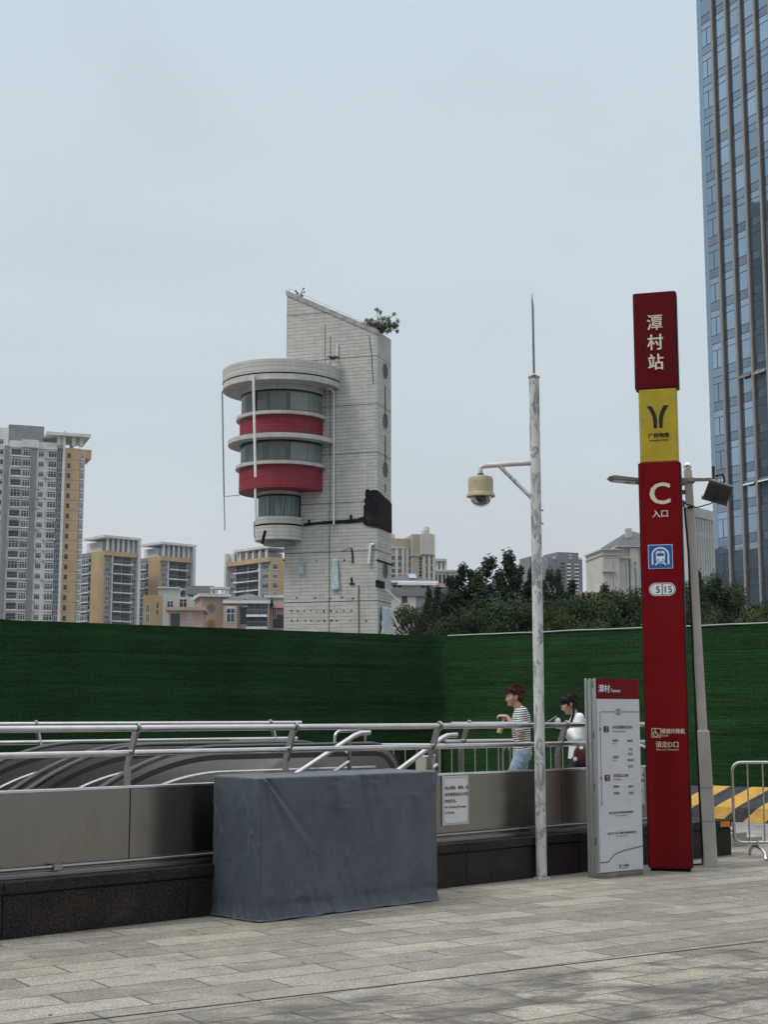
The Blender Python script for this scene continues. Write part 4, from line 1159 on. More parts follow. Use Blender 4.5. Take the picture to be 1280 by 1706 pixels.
def stripe_mat():
    m, nt, b = new_mat('striped_jersey')
    v = coords(nt,'Object'); sxx = nt.nodes.new('ShaderNodeSeparateXYZ'); nt.links.new(v, sxx.inputs[0])
    n = noise_(nt, v, 5, 3)
    z = math_(nt,'ADD', sxx.outputs['Z'], math_(nt,'MULTIPLY', n, .022))
    z = math_(nt,'ADD', z, math_(nt,'MULTIPLY', sxx.outputs['X'], .12))
    f = math_(nt,'FRACT', math_(nt,'MULTIPLY', z, 1/.0285)); s = math_(nt,'GREATER_THAN', f, .57)
    c = mixc(nt, s, (.66,.66,.67), (.018,.018,.026)); nt.links.new(c, b.inputs['Base Color']); b.inputs['Roughness'].default_value = .85
    bump_(nt, b, noise_(nt, coords(nt,'Object',(1,1,.5)), 14, 4), .5, .02)
    return m
P = [loft([(-.012,0,.845,.128,.182),(-.012,0,.90,.124,.178),(-.008,0,1.00,.117,.168),(0,0,1.12,.118,.166),(.0,0,1.28,.125,.185),(-.004,0,1.37,.112,.190),(.0,0,1.425,.088,.150),(.012,0,1.468,.066,.080)])]
for sh, elb, sd_ in ((SHL,ELL,1),(SHR,ELR,-1)): P += [cap(sh+V((-.003,0,.008)), sh+(elb-sh)*.78, .068, .066), cap(sh+V((0,-.05*sd_,.012)), sh, .06, .066)]
body('shirt', P, stripe_mat(), man, .008, 4)
M_JEAN = mat('faded_denim', (.20,.26,.345), .85, var=.3, vs=7, stretch=(1,1,.6), bump=.6, bs=18, dirt=(.52,.58,.64), dirt_amt=.85, dirt_scale=(5,5,16))
P = [loft([(-.012,0,.80,.118,.180),(-.012,0,.88,.116,.174),(-.01,0,.955,.110,.166)])]
for h_, k_, a_ in legs: P += [cap((h_[0],h_[1],h_[2]-.03), k_, .108, .082), cap(k_, a_, .083, .070)]
body('trousers', P, M_JEAN, man, .009, 3)
def shoes(legs, m, parent):
    for h_, k_, a_ in legs:
        body('shoe', [cap((a_[0]-.045,a_[1],a_[2]-.045),(a_[0]+.17,a_[1],a_[2]-.062),.046,.036), cap((a_[0]-.03,a_[1],a_[2]-.05),(a_[0]-.01,a_[1],a_[2]+.03),.048,.044)], m, parent, .009, 2)
shoes(legs, mat('white_sneaker', (.6,.6,.6), .6), man)
MM = Matrix.Translation(man.location) @ Matrix.Rotation(pi,4,'Z')
bp = MM @ ((WRL + V((.105,-.01,-.205)))*.965)
bt = thing('drink_bottle', 'small clear bottle of yellow drink with white cap in the hand of the man', 'bottle', bp); bt.rotation_euler = (0, R(20), 0)
mb_, nt, b = new_mat('bottle_plastic'); b.inputs['Base Color'].default_value = (.72,.60,.33,1); b.inputs['Roughness'].default_value = .15; b.inputs['Transmission Weight'].default_value = .3
g = MB(); g.lathe([(0,0),(.028,0),(.031,.01),(.031,.10),(.026,.13),(.013,.155),(.013,.17),(0,.17)], 20); g.build('bottle_body', mb_, bt)
g = MB(); g.lathe([(0,.168),(.0155,.168),(.0155,.19),(0,.19)], 16); g.build('cap', M_WFILM, bt)
g = MB(); g.lathe([(.0316,.03),(.0318,.031),(.0318,.085),(.0316,.086)], 20); g.build('wrapper', mat('yellow_wrapper', (.55,.40,.10), .4, var=.3, vs=40), bt)

# ---- the woman
PB = at(962, 1160, 18.1)
wo = thing('person', 'person with black braided hair in a white long-sleeved top looking down at a phone', 'person', (PB.x, 18.1, PLAT), pi, 'people walking behind the railing')
hd, T = head((.100, 0, 1.462), R(24), .98, True)
SHL, SHR = V((-.005,.165,1.285)), V((-.005,-.165,1.285))
ELL, ELR = V((.03,.215,1.035)), V((.04,-.215,1.03))
WRL, WRR = V((.215,.10,1.19)), V((.205,-.09,1.185))
legs = [((-.01,.085,.82),(.15,.09,.45),(-.02,.09,.09)), ((-.01,-.085,.82),(.0,-.09,.45),(-.25,-.09,.12))]
P = hd + [cap((.01,0,1.28),(.075,0,1.40),.052,.047), loft([(-.01,0,.78,.11,.165),(-.01,0,.90,.095,.135),(0,0,1.02,.09,.13),(.012,0,1.16,.11,.15),(0,0,1.27,.085,.155),(0,0,1.32,.06,.09)])]
for sh, elb, wr in ((SHL,ELL,WRL),(SHR,ELR,WRR)): P += [cap(sh, elb, .043, .034), cap(elb, wr, .034, .022)]
P += hand(WRL, (.88,-.2,.42), (-.3,.0,.95), 1, .8, .9) + hand(WRR, (.88,.3,.42), (-.3,.0,.95), -1, 1.0, .9)
for h_, k_, a_ in legs: P += [cap(h_, k_, .08, .05), cap(k_, a_, .05, .033), cap((a_[0]-.03,a_[1],a_[2]-.035),(a_[0]+.13,a_[1],a_[2]-.055),.032,.026)]
body('body', P, M_SKIN2, wo, .007, 3)
face_bits(T, wo, (.38,.13,.12)); glasses(T, wo, (.3,.27,.25))
M_BHAIR = mat('black_hair', (.008,.007,.007), .6, spec=.15, var=.4, vs=50, stretch=(1,1,.3))
P = []
HE((-.022,0,.040),(.093,.080,.080)); HE((-.046,0,-.005),(.064,.078,.082)); HE((.038,0,.078),(.052,.068,.04)); HE((.012,.064,.03),(.046,.022,.055)); HE((.012,-.064,.03),(.046,.022,.055)); HE((.058,.040,.058),(.028,.03,.03)); HE((.058,-.040,.058),(.028,.03,.03))
hr = body('hair', P, M_BHAIR, wo, .008, 2)
def area_w(q):
    a = q.uniform(-pi, pi); e = q.uniform(-.1, 1.3); d = V((cos(a)*cos(e), sin(a)*cos(e), sin(e)))
    return V((-.022,0,.035)) + V((d.x*.094, d.y*.082, d.z*.088)), 0, V((d.x*.4-.2, d.y*.5, -.3))
g = MB(); tufts(g, T, 90, area_w, .05, 5, .010, .4); g.build('loose_strands', M_BHAIR, hr)
# two braids falling forward over the shoulders
for sg in (1,-1):
    g = MB(); Bp = [T @ V((-.045,sg*.078,-.03)), V((.062,sg*.105,1.335)), V((.098,sg*.118,1.24)), V((.118,sg*.105,1.16))]
    for i in range(3):
        for k in range(6):
            f = k/6; p = Bp[i]*(1-f)+Bp[i+1]*f; q = Bp[i]*(1-f-.2)+Bp[i+1]*(f+.2)
            w_ = .019*(1-.45*(i*6+k)/18); o_ = V((0, .006*(1 if k%2 else -1), 0))
            g.ball(p+o_, (w_, w_, w_*1.25), 10, 6)
    g.build('braid', M_BHAIR, hr)
M_TOP = mat('white_cotton', (.74,.745,.76), .85, var=.05, vs=6, bump=.7, bs=16, stretch=(1,1,.6))
P = [loft([(-.01,0,.775,.138,.185),(-.008,0,.83,.132,.178),(-.004,0,.92,.118,.158),(0,0,1.02,.112,.150),(.010,0,1.15,.124,.165),(.0,0,1.25,.105,.178),(.0,0,1.30,.082,.145),(.015,0,1.345,.060,.068)])]
for sh, elb, wr, sd_ in ((SHL,ELL,WRL,1),(SHR,ELR,WRR,-1)): P += [cap(sh+V((0,0,.004)), elb, .060, .066), cap(elb, elb+(wr-elb)*.88, .068, .036), cap(sh+V((0,-.05*sd_,.01)), sh, .055, .06)]
body('top', P, M_TOP, wo, .008, 4)
P = [loft([(-.012,0,.72,.122,.178),(-.012,0,.80,.118,.172),(-.01,0,.87,.105,.15)])]
for h_, k_, a_ in legs: P += [cap((h_[0],h_[1],h_[2]-.03), k_, .105, .085), cap(k_, a_, .085, .075)]
body('trousers', P, mat('navy_cotton', (.012,.013,.030), .8, var=.2, bump=.4, bs=20), wo, .009, 3)
shoes(legs, mat('black_shoe', (.03,.03,.03), .5), wo)
MWo = Matrix.Translation(wo.location) @ Matrix.Rotation(pi,4,'Z')
p = MWo @ (WRL + V((.125,-.035,.075))); ph = thing('phone', 'pale slim phone held up in the hand of the woman', 'phone', p, pi); ph.rotation_euler = (0, R(33), pi)
g = MB(); g.box(-.075,.075,-.036,.036,-.004,.004); g.build('case', mat('pale_green_case', (.50,.56,.52), .4), ph, .003)
g = MB(); g.box(-.070,.070,-.032,.032,.0042,.0048); g.build('screen', mat('phone_glass', (.02,.02,.025), .1), ph)
p = MWo @ (WRR + V((.055,.15,.04))); cu = thing('white_cup', 'small white rounded cup with lid beside the phone in the hands of the woman', 'cup', p)
g = MB(); g.lathe([(0,-.075),(.022,-.075),(.030,.0),(0,.0)], 20); g.build('cup_body', M_WFILM, cu)
g = MB(); g.lathe([(.033,0),(.035,.006),(.040,.02),(.036,.042),(.022,.058),(0,.062)], 20); g.build('domed_lid', M_WFILM, cu)
# shoulder bag
p = MWo @ V((-.06,.235,.83)); bgt = thing('shoulder_bag', 'dark red floral shoulder bag hanging at the side of the woman', 'bag', p, pi)
m, nt, b = new_mat('floral_fabric'); vo = node(nt,'ShaderNodeTexVoronoi', Scale=11.0); nt.links.new(coords(nt,'Object'), vo.inputs['Vector'])
n = noise_(nt, coords(nt,'Object'), 24, 4)
c = mixc(nt, ramp(nt, n, .45, .6), (.035,.005,.006), (.065,.011,.009)); c = mixc(nt, ramp(nt, math_(nt,'ADD',vo.outputs['Distance'],math_(nt,'MULTIPLY',n,.3)), .50, .44), c, (.62,.48,.42))
nt.links.new(c, b.inputs['Base Color']); b.inputs['Roughness'].default_value = .8
body('bag_body', [ell((0,0,0),(.155,.055,.115)), ell((0,0,-.05),(.165,.06,.09)), ell((.06,0,.02),(.09,.045,.09)), ell((-.06,0,.02),(.09,.045,.09))], m, bgt, .008, 3)
g = MB(); g.tube([(.09,0,.08),(.07,-.0,.30),(.02,-.045,.47),(-.02,-.07,.472),(-.10,-.05,.35),(-.12,0,.08)], .011, 8); g.build('strap', mat('dark_strap', (.06,.055,.06), .6), bgt)
# ------------------------------------------------------------------ tiled tower with the round lookout
def tile_mat(name, c, course=.24, seam=3.26, line=.028, dark=.35, streaks=.55, vert=.62):
    m, nt, b = new_mat(name)
    uvv = coords(nt,'UV'); sxx = nt.nodes.new('ShaderNodeSeparateXYZ'); nt.links.new(uvv, sxx.inputs[0])
    wob = noise_(nt, coords(nt,'Object'), .9, 3)
    z = math_(nt,'ADD', sxx.outputs['Y'], math_(nt,'MULTIPLY', wob, .03))
    fz = math_(nt,'FRACT', math_(nt,'MULTIPLY', z, 1/course)); l1 = math_(nt,'LESS_THAN', fz, line/course)
    fs = math_(nt,'FRACT', math_(nt,'MULTIPLY', math_(nt,'ADD', z, 40.0), 1/seam)); l2 = math_(nt,'LESS_THAN', fs, .055/seam)
    fx = math_(nt,'FRACT', math_(nt,'MULTIPLY', math_(nt,'ADD', sxx.outputs['X'], 20.0), 1/vert)); l3 = math_(nt,'LESS_THAN', fx, .018/vert)
    br = nt.nodes.new('ShaderNodeTexWhiteNoise'); br.noise_dimensions = '2D'
    cm = nt.nodes.new('ShaderNodeCombineXYZ'); nt.links.new(math_(nt,'FLOOR', math_(nt,'MULTIPLY', z, 1/course)), cm.inputs[1]); nt.links.new(math_(nt,'FLOOR', math_(nt,'MULTIPLY', sxx.outputs['X'], 1/vert)), cm.inputs[0]); nt.links.new(cm.outputs[0], br.inputs['Vector'])
    n = noise_(nt, coords(nt,'Object'), 1.1, 7, .7); st = noise_(nt, coords(nt,'Object',(4.5,4.5,.10)), 1.6, 9, .75, .25); fn = noise_(nt, coords(nt,'Object'), 14, 5, .7)
    col = mixc(nt, br.outputs['Value'], tuple(x*.88 for x in c), tuple(x*1.06 for x in c))
    col = mixc(nt, math_(nt,'MULTIPLY',ramp(nt,n,.35,.7),.5), col, tuple(x*.78 for x in c))
    col = mixc(nt, math_(nt,'MULTIPLY',ramp(nt,st,.50,.74),streaks), col, (.16,.148,.135))
    col = mixc(nt, math_(nt,'MULTIPLY',ramp(nt,fn,.5,.8),.25), col, tuple(x*.6 for x in c))
    lv = noise_(nt, coords(nt,'Object',(1,1,2)), 1.7, 5)
    lf = math_(nt,'MULTIPLY', l1, ramp(nt, lv, .2, .6))
    col = mixc(nt, math_(nt,'MULTIPLY',lf,.85), col, tuple(x*dark for x in c))
    col = mixc(nt, math_(nt,'MULTIPLY',l3,.42), col, tuple(x*.4 for x in c))
    col = mixc(nt, math_(nt,'MULTIPLY',l2,.9), col, (.05,.046,.042))
    nt.links.new(col, b.inputs['Base Color']); b.inputs['Roughness'].default_value = .6; b.inputs['Specular IOR Level'].default_value = .3
    return m
M_TILE = tile_mat('pale_wall_tile', (.465,.458,.425), line=.032, dark=.24, streaks=.62, vert=.48)
M_TILE2 = tile_mat('pale_rim_tile', (.475,.468,.432), .27, 60, .032, .38, .5, .5)
M_TRED = tile_mat('red_mosaic_tile', (.205,.0165,.028), .30, 60, .026, 2.0, .25, .30)
M_SOFF = mat('pale_render', (.42,.42,.395), .8, var=.15, vs=1.5, dirt=(.2,.195,.18), dirt_amt=.5)
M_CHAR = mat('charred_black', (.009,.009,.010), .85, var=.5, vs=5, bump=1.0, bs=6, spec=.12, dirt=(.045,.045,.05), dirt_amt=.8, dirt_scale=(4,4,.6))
def dark_glass(name, c=(.028,.036,.034), r=.06):
    m = mat(name, c, r, var=.25, vs=.5, spec=.6, rvar=.03); return m
M_GLS = dark_glass('lookout_glass', (.05,.066,.062), .06)
TYc = 94.0
tp = at(474, 900, TYc); tloc = V((tp.x, TYc, 0)); TRZ = R(-18)
tdx = V((cos(TRZ), sin(TRZ), 0)); tdy = V((-sin(TRZ), cos(TRZ), 0))
TWd = reach((tloc.x, tloc.y, 14), tdx, 629, 0, 20)
pc = tloc + tdx*TWd
TDp = reach((pc.x, pc.y, 14), tdy, 652, 0, 12)
tw = thing('lookout_tower', 'tall pale tiled tower with a slanted top and a round red-banded glass lookout', 'tower', tloc, TRZ)
zA, zB = zv(485, TYc), zv(551, pc.y)
pbk = pc + tdy*TDp; zC = zv(566, pbk.y)
W_, D_ = TWd, TDp
# shaft: slanted prism, the top dropping to the right
g = MB()
g.add([(0,0,-1),(W_,0,-1),(W_,D_,-1),(0,D_,-1),(0,0,zA),(W_,0,zB),(W_,D_,zC),(0,D_,zA-.15)],
      [(0,3,2,1),(4,5,6,7),(0,1,5,4),(1,2,6,5),(2,3,7,6),(3,0,4,7)])
g.build('shaft', M_TILE, tw)
g = MB(); sl_z = lambda x: zA + (zB-zA)*x/W_
g.add([(-.06,-.06,zA-.28),(W_+.05,-.06,zB-.28),(W_+.05,-.06,zB+.05),(-.06,-.06,zA+.06),(-.06,.30,zA-.28),(W_+.05,.30,zB-.28),(W_+.05,.30,zB+.05),(-.06,.30,zA+.06)],
      [(0,1,2,3),(7,6,5,4),(3,2,6,7),(0,4,5,1),(0,3,7,4),(1,5,6,2)])
g.build('coping', mat('stained_coping', (.30,.295,.28), .8, var=.25, vs=2, dirt=(.12,.115,.105), dirt_amt=.6), tw)
g = MB(); g.tube([(.1,.12,zA+.22),(W_*.99,.12,zB+.20)], .015, 6)
for k in range(8): x = .1+(W_*.98-.1)*k/7; g.tube([(x,.12,sl_z(x)),(x,.12,sl_z(x)+.22)], .015, 6)
g.build('lightning_wire', M_POST, tw)
CX, CY = -.21, 0.0
def rim(name, v0, v1, r, m, n=72, extra=None, bot=True, top=True):
    """round storey between photo rows v0 (upper) and v1 (lower), measured on its near edge"""
    near = TYc - r*.98
    z0, z1 = zv(v1, near), zv(v0, near)
    g = MB(); prof = ([(.01,z0)] if bot else []) + [(r,z0),(r,z1)] + ([(.01,z1)] if top else [])
    g.lathe(prof, n, (CX,CY,0)); o = g.build(name, m, tw); return z0, z1
px_m = TYc/F*1.012
rD, rM, rS, rR, rG = 102*px_m, 91*px_m, 78*px_m, 72*px_m, 70*px_m
z0, z1 = rim('roof_rim', 597, 619, rD, M_TILE2)
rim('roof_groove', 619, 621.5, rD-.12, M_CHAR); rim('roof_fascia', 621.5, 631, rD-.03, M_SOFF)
rim('window_head', 631, 647, rG+.06, M_SOFF)
def drum(v0, v1, r, name='window_band', mull=(2, -107, 178), heads=True, curtain=False):
    near = TYc - r; z0, z1 = zv(v1, near), zv(v0, near)
    g = MB(); g.lathe([(r,z0),(r,z1)], 72, (CX,CY,0)); o = g.build(name, M_GLS if not curtain else M_GLSC, tw)
    for a in mull:
        a = R(a)+0; g = MB(); Mx = Matrix.Translation((CX,CY,0)) @ Matrix.Rotation(a,4,'Z'); g.box(r-.05, r+.05, -.09,.09, z0, z1, 0, Mx); g.build('mullion', M_BLACK, o)
    g = MB(); g.lathe([(r-.02,z1-.12),(r+.035,z1-.12),(r+.035,z1),(r-.02,z1)], 72, (CX,CY,0)); g.build('head_frame', M_BLACK, o)
    return z0, z1
M_GLSC = dark_glass('curtained_glass', (.045,.065,.062), .08)
z0, z1 = drum(647, 682.5, rG)
# pale roller blinds inside seen through the panes: panels just behind the glass line
def blinds(z0, z1, r, spans, m):
    for a0, a1, zt in spans:
        g = MB(); g.lathe([(r+.012, z0+.06),(r+.012, z0+.06+(z1-z0-.2)*zt)], 14, (CX,CY,0), 0, None, R(a0), R(a1)); g.build('blind', m, tw)
M_BLI = mat('pale_blind', (.17,.20,.19), .25, var=.12, vs=1.2, spec=.6); M_BLI2 = mat('grey_blind', (.095,.115,.11), .2, var=.15, vs=1.2, spec=.6)
blinds(z0, z1, rG, [(-30,2,1.0),(-58,-31,.96)], M_BLI); blinds(z0, z1, rG, [(-86,-64,.9),(-112,-88,.55)], M_BLI2)
rim('window_sill', 682.5, 688, rS, M_SOFF); rim('red_band', 688, 720, rR, M_TRED); rim('balcony_slab', 720, 727.5, rM, M_SOFF)
z0, z1 = drum(731, 766, rG); 
blinds(z0, z1, rG, [(-32,1,1.0),(-57,-33,.97)], M_BLI); blinds(z0, z1, rG, [(-88,-65,.8),(-118,-95,.9)], M_BLI2)
rim('window_head', 726, 731.5, rG+.02, M_SOFF)
rim('window_sill', 766, 771.5, rS, M_SOFF); rim('red_band', 771.5, 811, rR, M_TRED)
rB = 41*px_m; rC = 36*px_m; CX = -.36
rim('window_head', 813, 822, rC+.03, M_SOFF)
z0, z1 = drum(822, 859, rC, mull=(2, 178), curtain=True)
# hanging curtain behind the lowest window
m, nt, b = new_mat('green_curtain'); sxx = nt.nodes.new('ShaderNodeSeparateXYZ'); nt.links.new(coords(nt,'UV'), sxx.inputs[0])
n = noise_(nt, coords(nt,'Object',(5,5,.12)), 2.6, 4, .6); c = mixc(nt, ramp(nt, n, .38, .62), (.05,.085,.082), (.17,.235,.225)); nt.links.new(c, b.inputs['Base Color']); b.inputs['Roughness'].default_value = .35
g = MB(); g.lathe([(rC+.012,z0+.02),(rC+.012,z1-.14)], 60, (CX,CY,0), 0, None, R(-172), R(-8)); g.build('curtain', m, tw)
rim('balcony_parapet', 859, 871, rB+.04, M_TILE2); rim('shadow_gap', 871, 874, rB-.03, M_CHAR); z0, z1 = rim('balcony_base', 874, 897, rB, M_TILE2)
rim('underside', 897, 905, rB-.55, mat('green_soffit', (.22,.27,.235), .8, var=.2), bot=True)
CX = -.21
# scar: charred strip and torn sheeting on the corner
def on_front(u, v):
    """point of the front face seen at (u, v)"""
    x = reach((tloc.x, tloc.y, 12), tdx, u, -6, 12); q = tloc + tdx*x
    return x, zv(v, q.y)
P = [on_front(*q) for q in ((506,877),(530,874),(556,873),(585,872),(612,869),(629,867))]; Q = [on_front(*q) for q in ((629,855),(612,858),(596,864),(575,866),(556,867),(545,868),(526,870),(506,872))]
g = MB(); g.prism(P+Q, -.05, .05); g.build('charred_strip', M_CHAR, tw)
g = MB()
for u, v0, v1, w_ in ((515,874,866,.07),(585,866,858,.06),(540,871,868,.05)): 
    x, za = on_front(u, v0); _, zb_ = on_front(u, v1); g.box(x-w_, x+w_, -.12, .0, za, zb_)
g.build('bent_bar', M_CHAR, tw)
P = [on_front(*q) for q in ((606,873),(612,876),(629,879),(629,817),(622,816),(619,818),(614,815),(610,816),(609,824),(610,829),(607,833),(609,840),(606,845),(607,852),(606,858),(607,864),(606,869))]
g = MB(); g.prism([(x,z) for x,z in P], -.09, .06); g.build('torn_sheet', M_CHAR, tw)
zs0, zs1 = zv(879, pc.y), zv(817, pc.y)
g = MB(); g.add([(W_-.05,-.09,zs0),(W_+.05,-.09,zs0),(W_+.05,D_+.02,zs0-.02),(W_-.05,D_+.02,zs0-.02),(W_-.05,-.09,zs1),(W_+.05,-.09,zs1),(W_+.04,D_+.02,zs1-.45),(W_-.05,D_+.02,zs1-.45)],
      [(0,3,2,1),(4,5,6,7),(0,1,5,4),(1,2,6,5),(2,3,7,6),(3,0,4,7)]); g.build('torn_sheet', M_CHAR, tw)
# portholes on the narrow side
M_HOLE = mat('porthole_glass', (.075,.075,.07), .5, spec=.2); M_RING = mat('porthole_ring', (.20,.195,.18), .7)
for v in (618, 701, 782, 950, 1036):
    z = zv(v, pc.y+D_/2); yc = D_*.55
    g = MB(); Mx = Matrix.Translation((W_, yc, z)) @ Matrix.Rotation(R(90),4,'Y')
    g.lathe([(.56,-.03),(.56,.035),(.48,.035),(.48,.012)], 28, M=Mx, mi=1); g.lathe([(.48,.012),(.0,.012)], 28, M=Mx); g.build('porthole', [M_HOLE, M_RING], tw)
g = MB()
for v0, v1 in ((634,684),(718,765),(800,815)): g.box(W_+.004, W_+.022, D_*.53, D_*.58, zv(v1,pc.y), zv(v0,pc.y))
g.build('dark_streak', M_CHAR, tw)
# drainpipes and poles
M_PIPE = mat('white_pipe', (.66,.66,.64), .5, var=.1)
def fp(u, v, off):  # front-offset point
    x, z = on_front(u, v); return V((x, -off, z))
g = MB(); g.tube([fp(541,640,.9), fp(556,653,.14), fp(557,875,.12)], .065, 10); g.build('drainpipe', M_PIPE, tw)
g = MB(); g.tube([fp(561,572,.12), fp(561,603,.12)], .05, 10); g.build('drainpipe', M_PIPE, tw)
def free(u0, v0, u1, v1, Yd, r, nm, m):
    a = at(u0,v0,Yd); c = at(u1,v1,Yd)
    inv = (Matrix.Translation(tloc) @ Matrix.Rotation(TRZ,4,'Z')).inverted()
    g = MB(); g.tube([inv @ a, inv @ c], r, 10); g.build(nm, m, tw)
free(422,625,425.5,795, TYc-rM-.10, .085, 'drainpipe', M_PIPE); free(425,795,426,866, TYc-2.2, .08, 'drainpipe', M_PIPE)
free(370,652,373,826, TYc-1.0, .05, 'conduit', M_POST); free(373,826,374.5,884, TYc-1.0, .035, 'conduit', M_POST); free(373,827,400,825, TYc-1.0, .03, 'conduit', M_POST)
free(423,870,424,897, TYc-1.2, .04, 'conduit', M_POST)
# wire, anchors and small fixings left on the stripped wall
g = MB()
for v, us in ((1018,(487,498,509,519,529,541,552,563,574,585)),(1034,(487,498,509,519,530,541,552,563,585,610)),(996,(494,525,550,570,588)),(934,(474,529,575))):
    for u in us:
        x, z = on_front(u+rnd.uniform(-1.5,1.5), v+rnd.uniform(-.8,.8)); r_ = rnd.uniform(.03,.055); g.box(x-r_, x+r_, -.03, .0, z-r_, z+r_)
g.build('anchor_hole', M_CHAR, tw)
g = MB(); g.tube([fp(598,975,.05), fp(598.5,1056,.05)], .035, 6); g.build('rusty_conduit', mat('rust', (.16,.085,.06), .8), tw)
g = MB(); g.tube([fp(586,913,.06), fp(588,925,.07), fp(588,938,.05)], .05, 6); g.tube([fp(570,918,.05), fp(584,912,.06)], .015, 6); g.tube([fp(586,962,.05), fp(587,973,.05)], .06, 6); g.box(fp(583,973,0).x, fp(591,973,0).x, -.1,.0, fp(583,974,0).z, fp(583,972,0).z); g.build('hanging_hook', M_CHAR, tw)
g = MB(); g.tube([fp(624,907,.10), fp(619,908,.14), fp(616,940,.16)], .10, 10); g.build('short_pipe', M_PIPE, tw)
g = MB(); g.tube([fp(540,500+40,.02),fp(540,700,.02)], .012, 4); g.tube([fp(549,560,.02),fp(549,1056,.02)], .016, 4); g.build('movement_joint', M_CHAR, tw)
cr_pts = [fp(615,560,.02), fp(617,575,.02), fp(619,590,.02), fp(620,610,.02), fp(622,640,.02)]
g = MB(); g.tube(cr_pts, .02, 4); g.build('crack', M_CHAR, tw)
g = MB(); x, z = on_front(440, 890); g.tube([V((CX-.5,-1.62,zv(883,TYc-1.6))), V((CX-.75,-1.58,zv(905,TYc-1.6)))], .10, 6); g.build('broken_bracket', M_CHAR, tw)
g = MB()
for v, dy in ((969,.0),(975,.3)): z = zv(v, pc.y); g.box(W_-.1, W_+.08, -.08, D_*.45, z-.12, z+.10); 
g.box(W_-.05, W_+.07, -.06, D_+.03, zv(933,pc.y)-.06, zv(933,pc.y)+.04)
g.build('broken_ledge', M_CHAR, tw)
p0 = V((W_+.05, D_*.5, zv(978,pc.y))); g = MB(); g.tube([p0, p0+V((1.0,.3,-.95))], .06, 8); g.tube([p0+V((.2,.4,-1.3)), p0+V((.75,.5,-2.5))], .06, 8); g.build('dangling_pipe', M_PIPE, tw)
# torn cloths (separate things that hang on the wall)
M_CLO = mat('pale_blue_cloth', (.44,.53,.57), .8, var=.25, vs=3, stretch=(3,3,.6), bump=.6, bs=8)
Mtw = Matrix.Translation(tloc) @ Matrix.Rotation(TRZ,4,'Z')
def cloth(label, u, v0, v1, wtop, wbot, seed, side=False):
    x, zt = on_front(u, v0); _, zb_ = on_front(u, v1); h_ = zt-zb_
    o = Mtw @ (V((x,-.05,zt)) if not side else V((W_+.05, D_*.5, zt)))
    t = thing('hanging_cloth', label, 'cloth', o, TRZ + (pi/2 if side else 0), 'torn cloths on the tower')
    g = MB(); nu, nv = 10, 18; vs = []
    for j in range(nv+1):
        f = j/nv; w_ = wtop + (wbot-wtop)*min(1,f*1.6)
        for i in range(nu+1):
            s = i/nu-.5; q = mnoise.noise((i*.7, f*4, seed))
            vs.append((s*w_*(1+.35*mnoise.noise((s*3,f*5,seed+3))) + .12*mnoise.noise((0,f*2.5,seed)), -.07-.10*abs(mnoise.noise((i*.9,f*2,seed+7)))-.04*q, -h_*f*(1+.12*mnoise.noise((i*.8,0,seed+1)))))
    g.add(vs, [(j*(nu+1)+i, j*(nu+1)+i+1, (j+1)*(nu+1)+i+1, (j+1)*(nu+1)+i) for j in range(nv) for i in range(nu)], 0, None, True)
    o_ = g.build('cloth', M_CLO, t); sd_ = o_.modifiers.new('thick','SOLIDIFY'); sd_.thickness = .02
    return t
cloth('pale blue torn cloth hanging in the middle of the tower wall', 560, 931, 983, .25, .52, 1)
cloth('small shrivelled whitish cloth on the tower wall, left of the larger blue one', 504, 936, 956, .12, .26, 4)
cloth('ragged pale blue sheet low on the narrow right side of the tower', 640, 1008, 1062, 1.9, 2.3, 9, True)
# ------------------------------------------------------------------ far buildings
def wall_m(name, c, dirt=.35): return mat(name, c, .8, var=.1, vs=.25, dirt=tuple(x*.55 for x in c), dirt_amt=dirt, dirt_scale=(.5,.5,.06))
M_AWH = wall_m('pale_apartment_wall', (.56,.56,.545)); M_AGR = wall_m('grey_apartment_wall', (.20,.205,.215)); M_ABG = wall_m('blue_grey_wall', (.125,.14,.165))
M_AYE = wall_m('ochre_wall', (.42,.295,.165), .3); M_APK = wall_m('pink_beige_wall', (.37,.275,.225)); M_ABE = wall_m('beige_stone', (.37,.31,.245)); M_ACR = wall_m('cream_stone', (.47,.445,.40))
M_AOF = wall_m('office_white', (.47,.465,.45), .2); M_MUT = wall_m('muted_purple_grey', (.155,.15,.165)); M_ROOF = mat('slate_roof', (.075,.08,.092), .7, var=.25, vs=1.5); M_RTIL = mat('red_roof_tile', (.16,.075,.065), .8, var=.25, vs=3)
M_DRK = mat('dark_recess', (.035,.038,.042), .5, var=.5, vs=.6)
M_WGL = mat('window_glass', (.045,.054,.066), .1, var=.5, vs=.35, spec=.35, objrand=.6); M_WFR = mat('window_frame_white', (.60,.61,.61), .6, objrand=.12)
M_WDK = mat('window_glass_dark', (.022,.026,.032), .1, var=.5, vs=.4, spec=.6, objrand=.5)
PROTO = {}
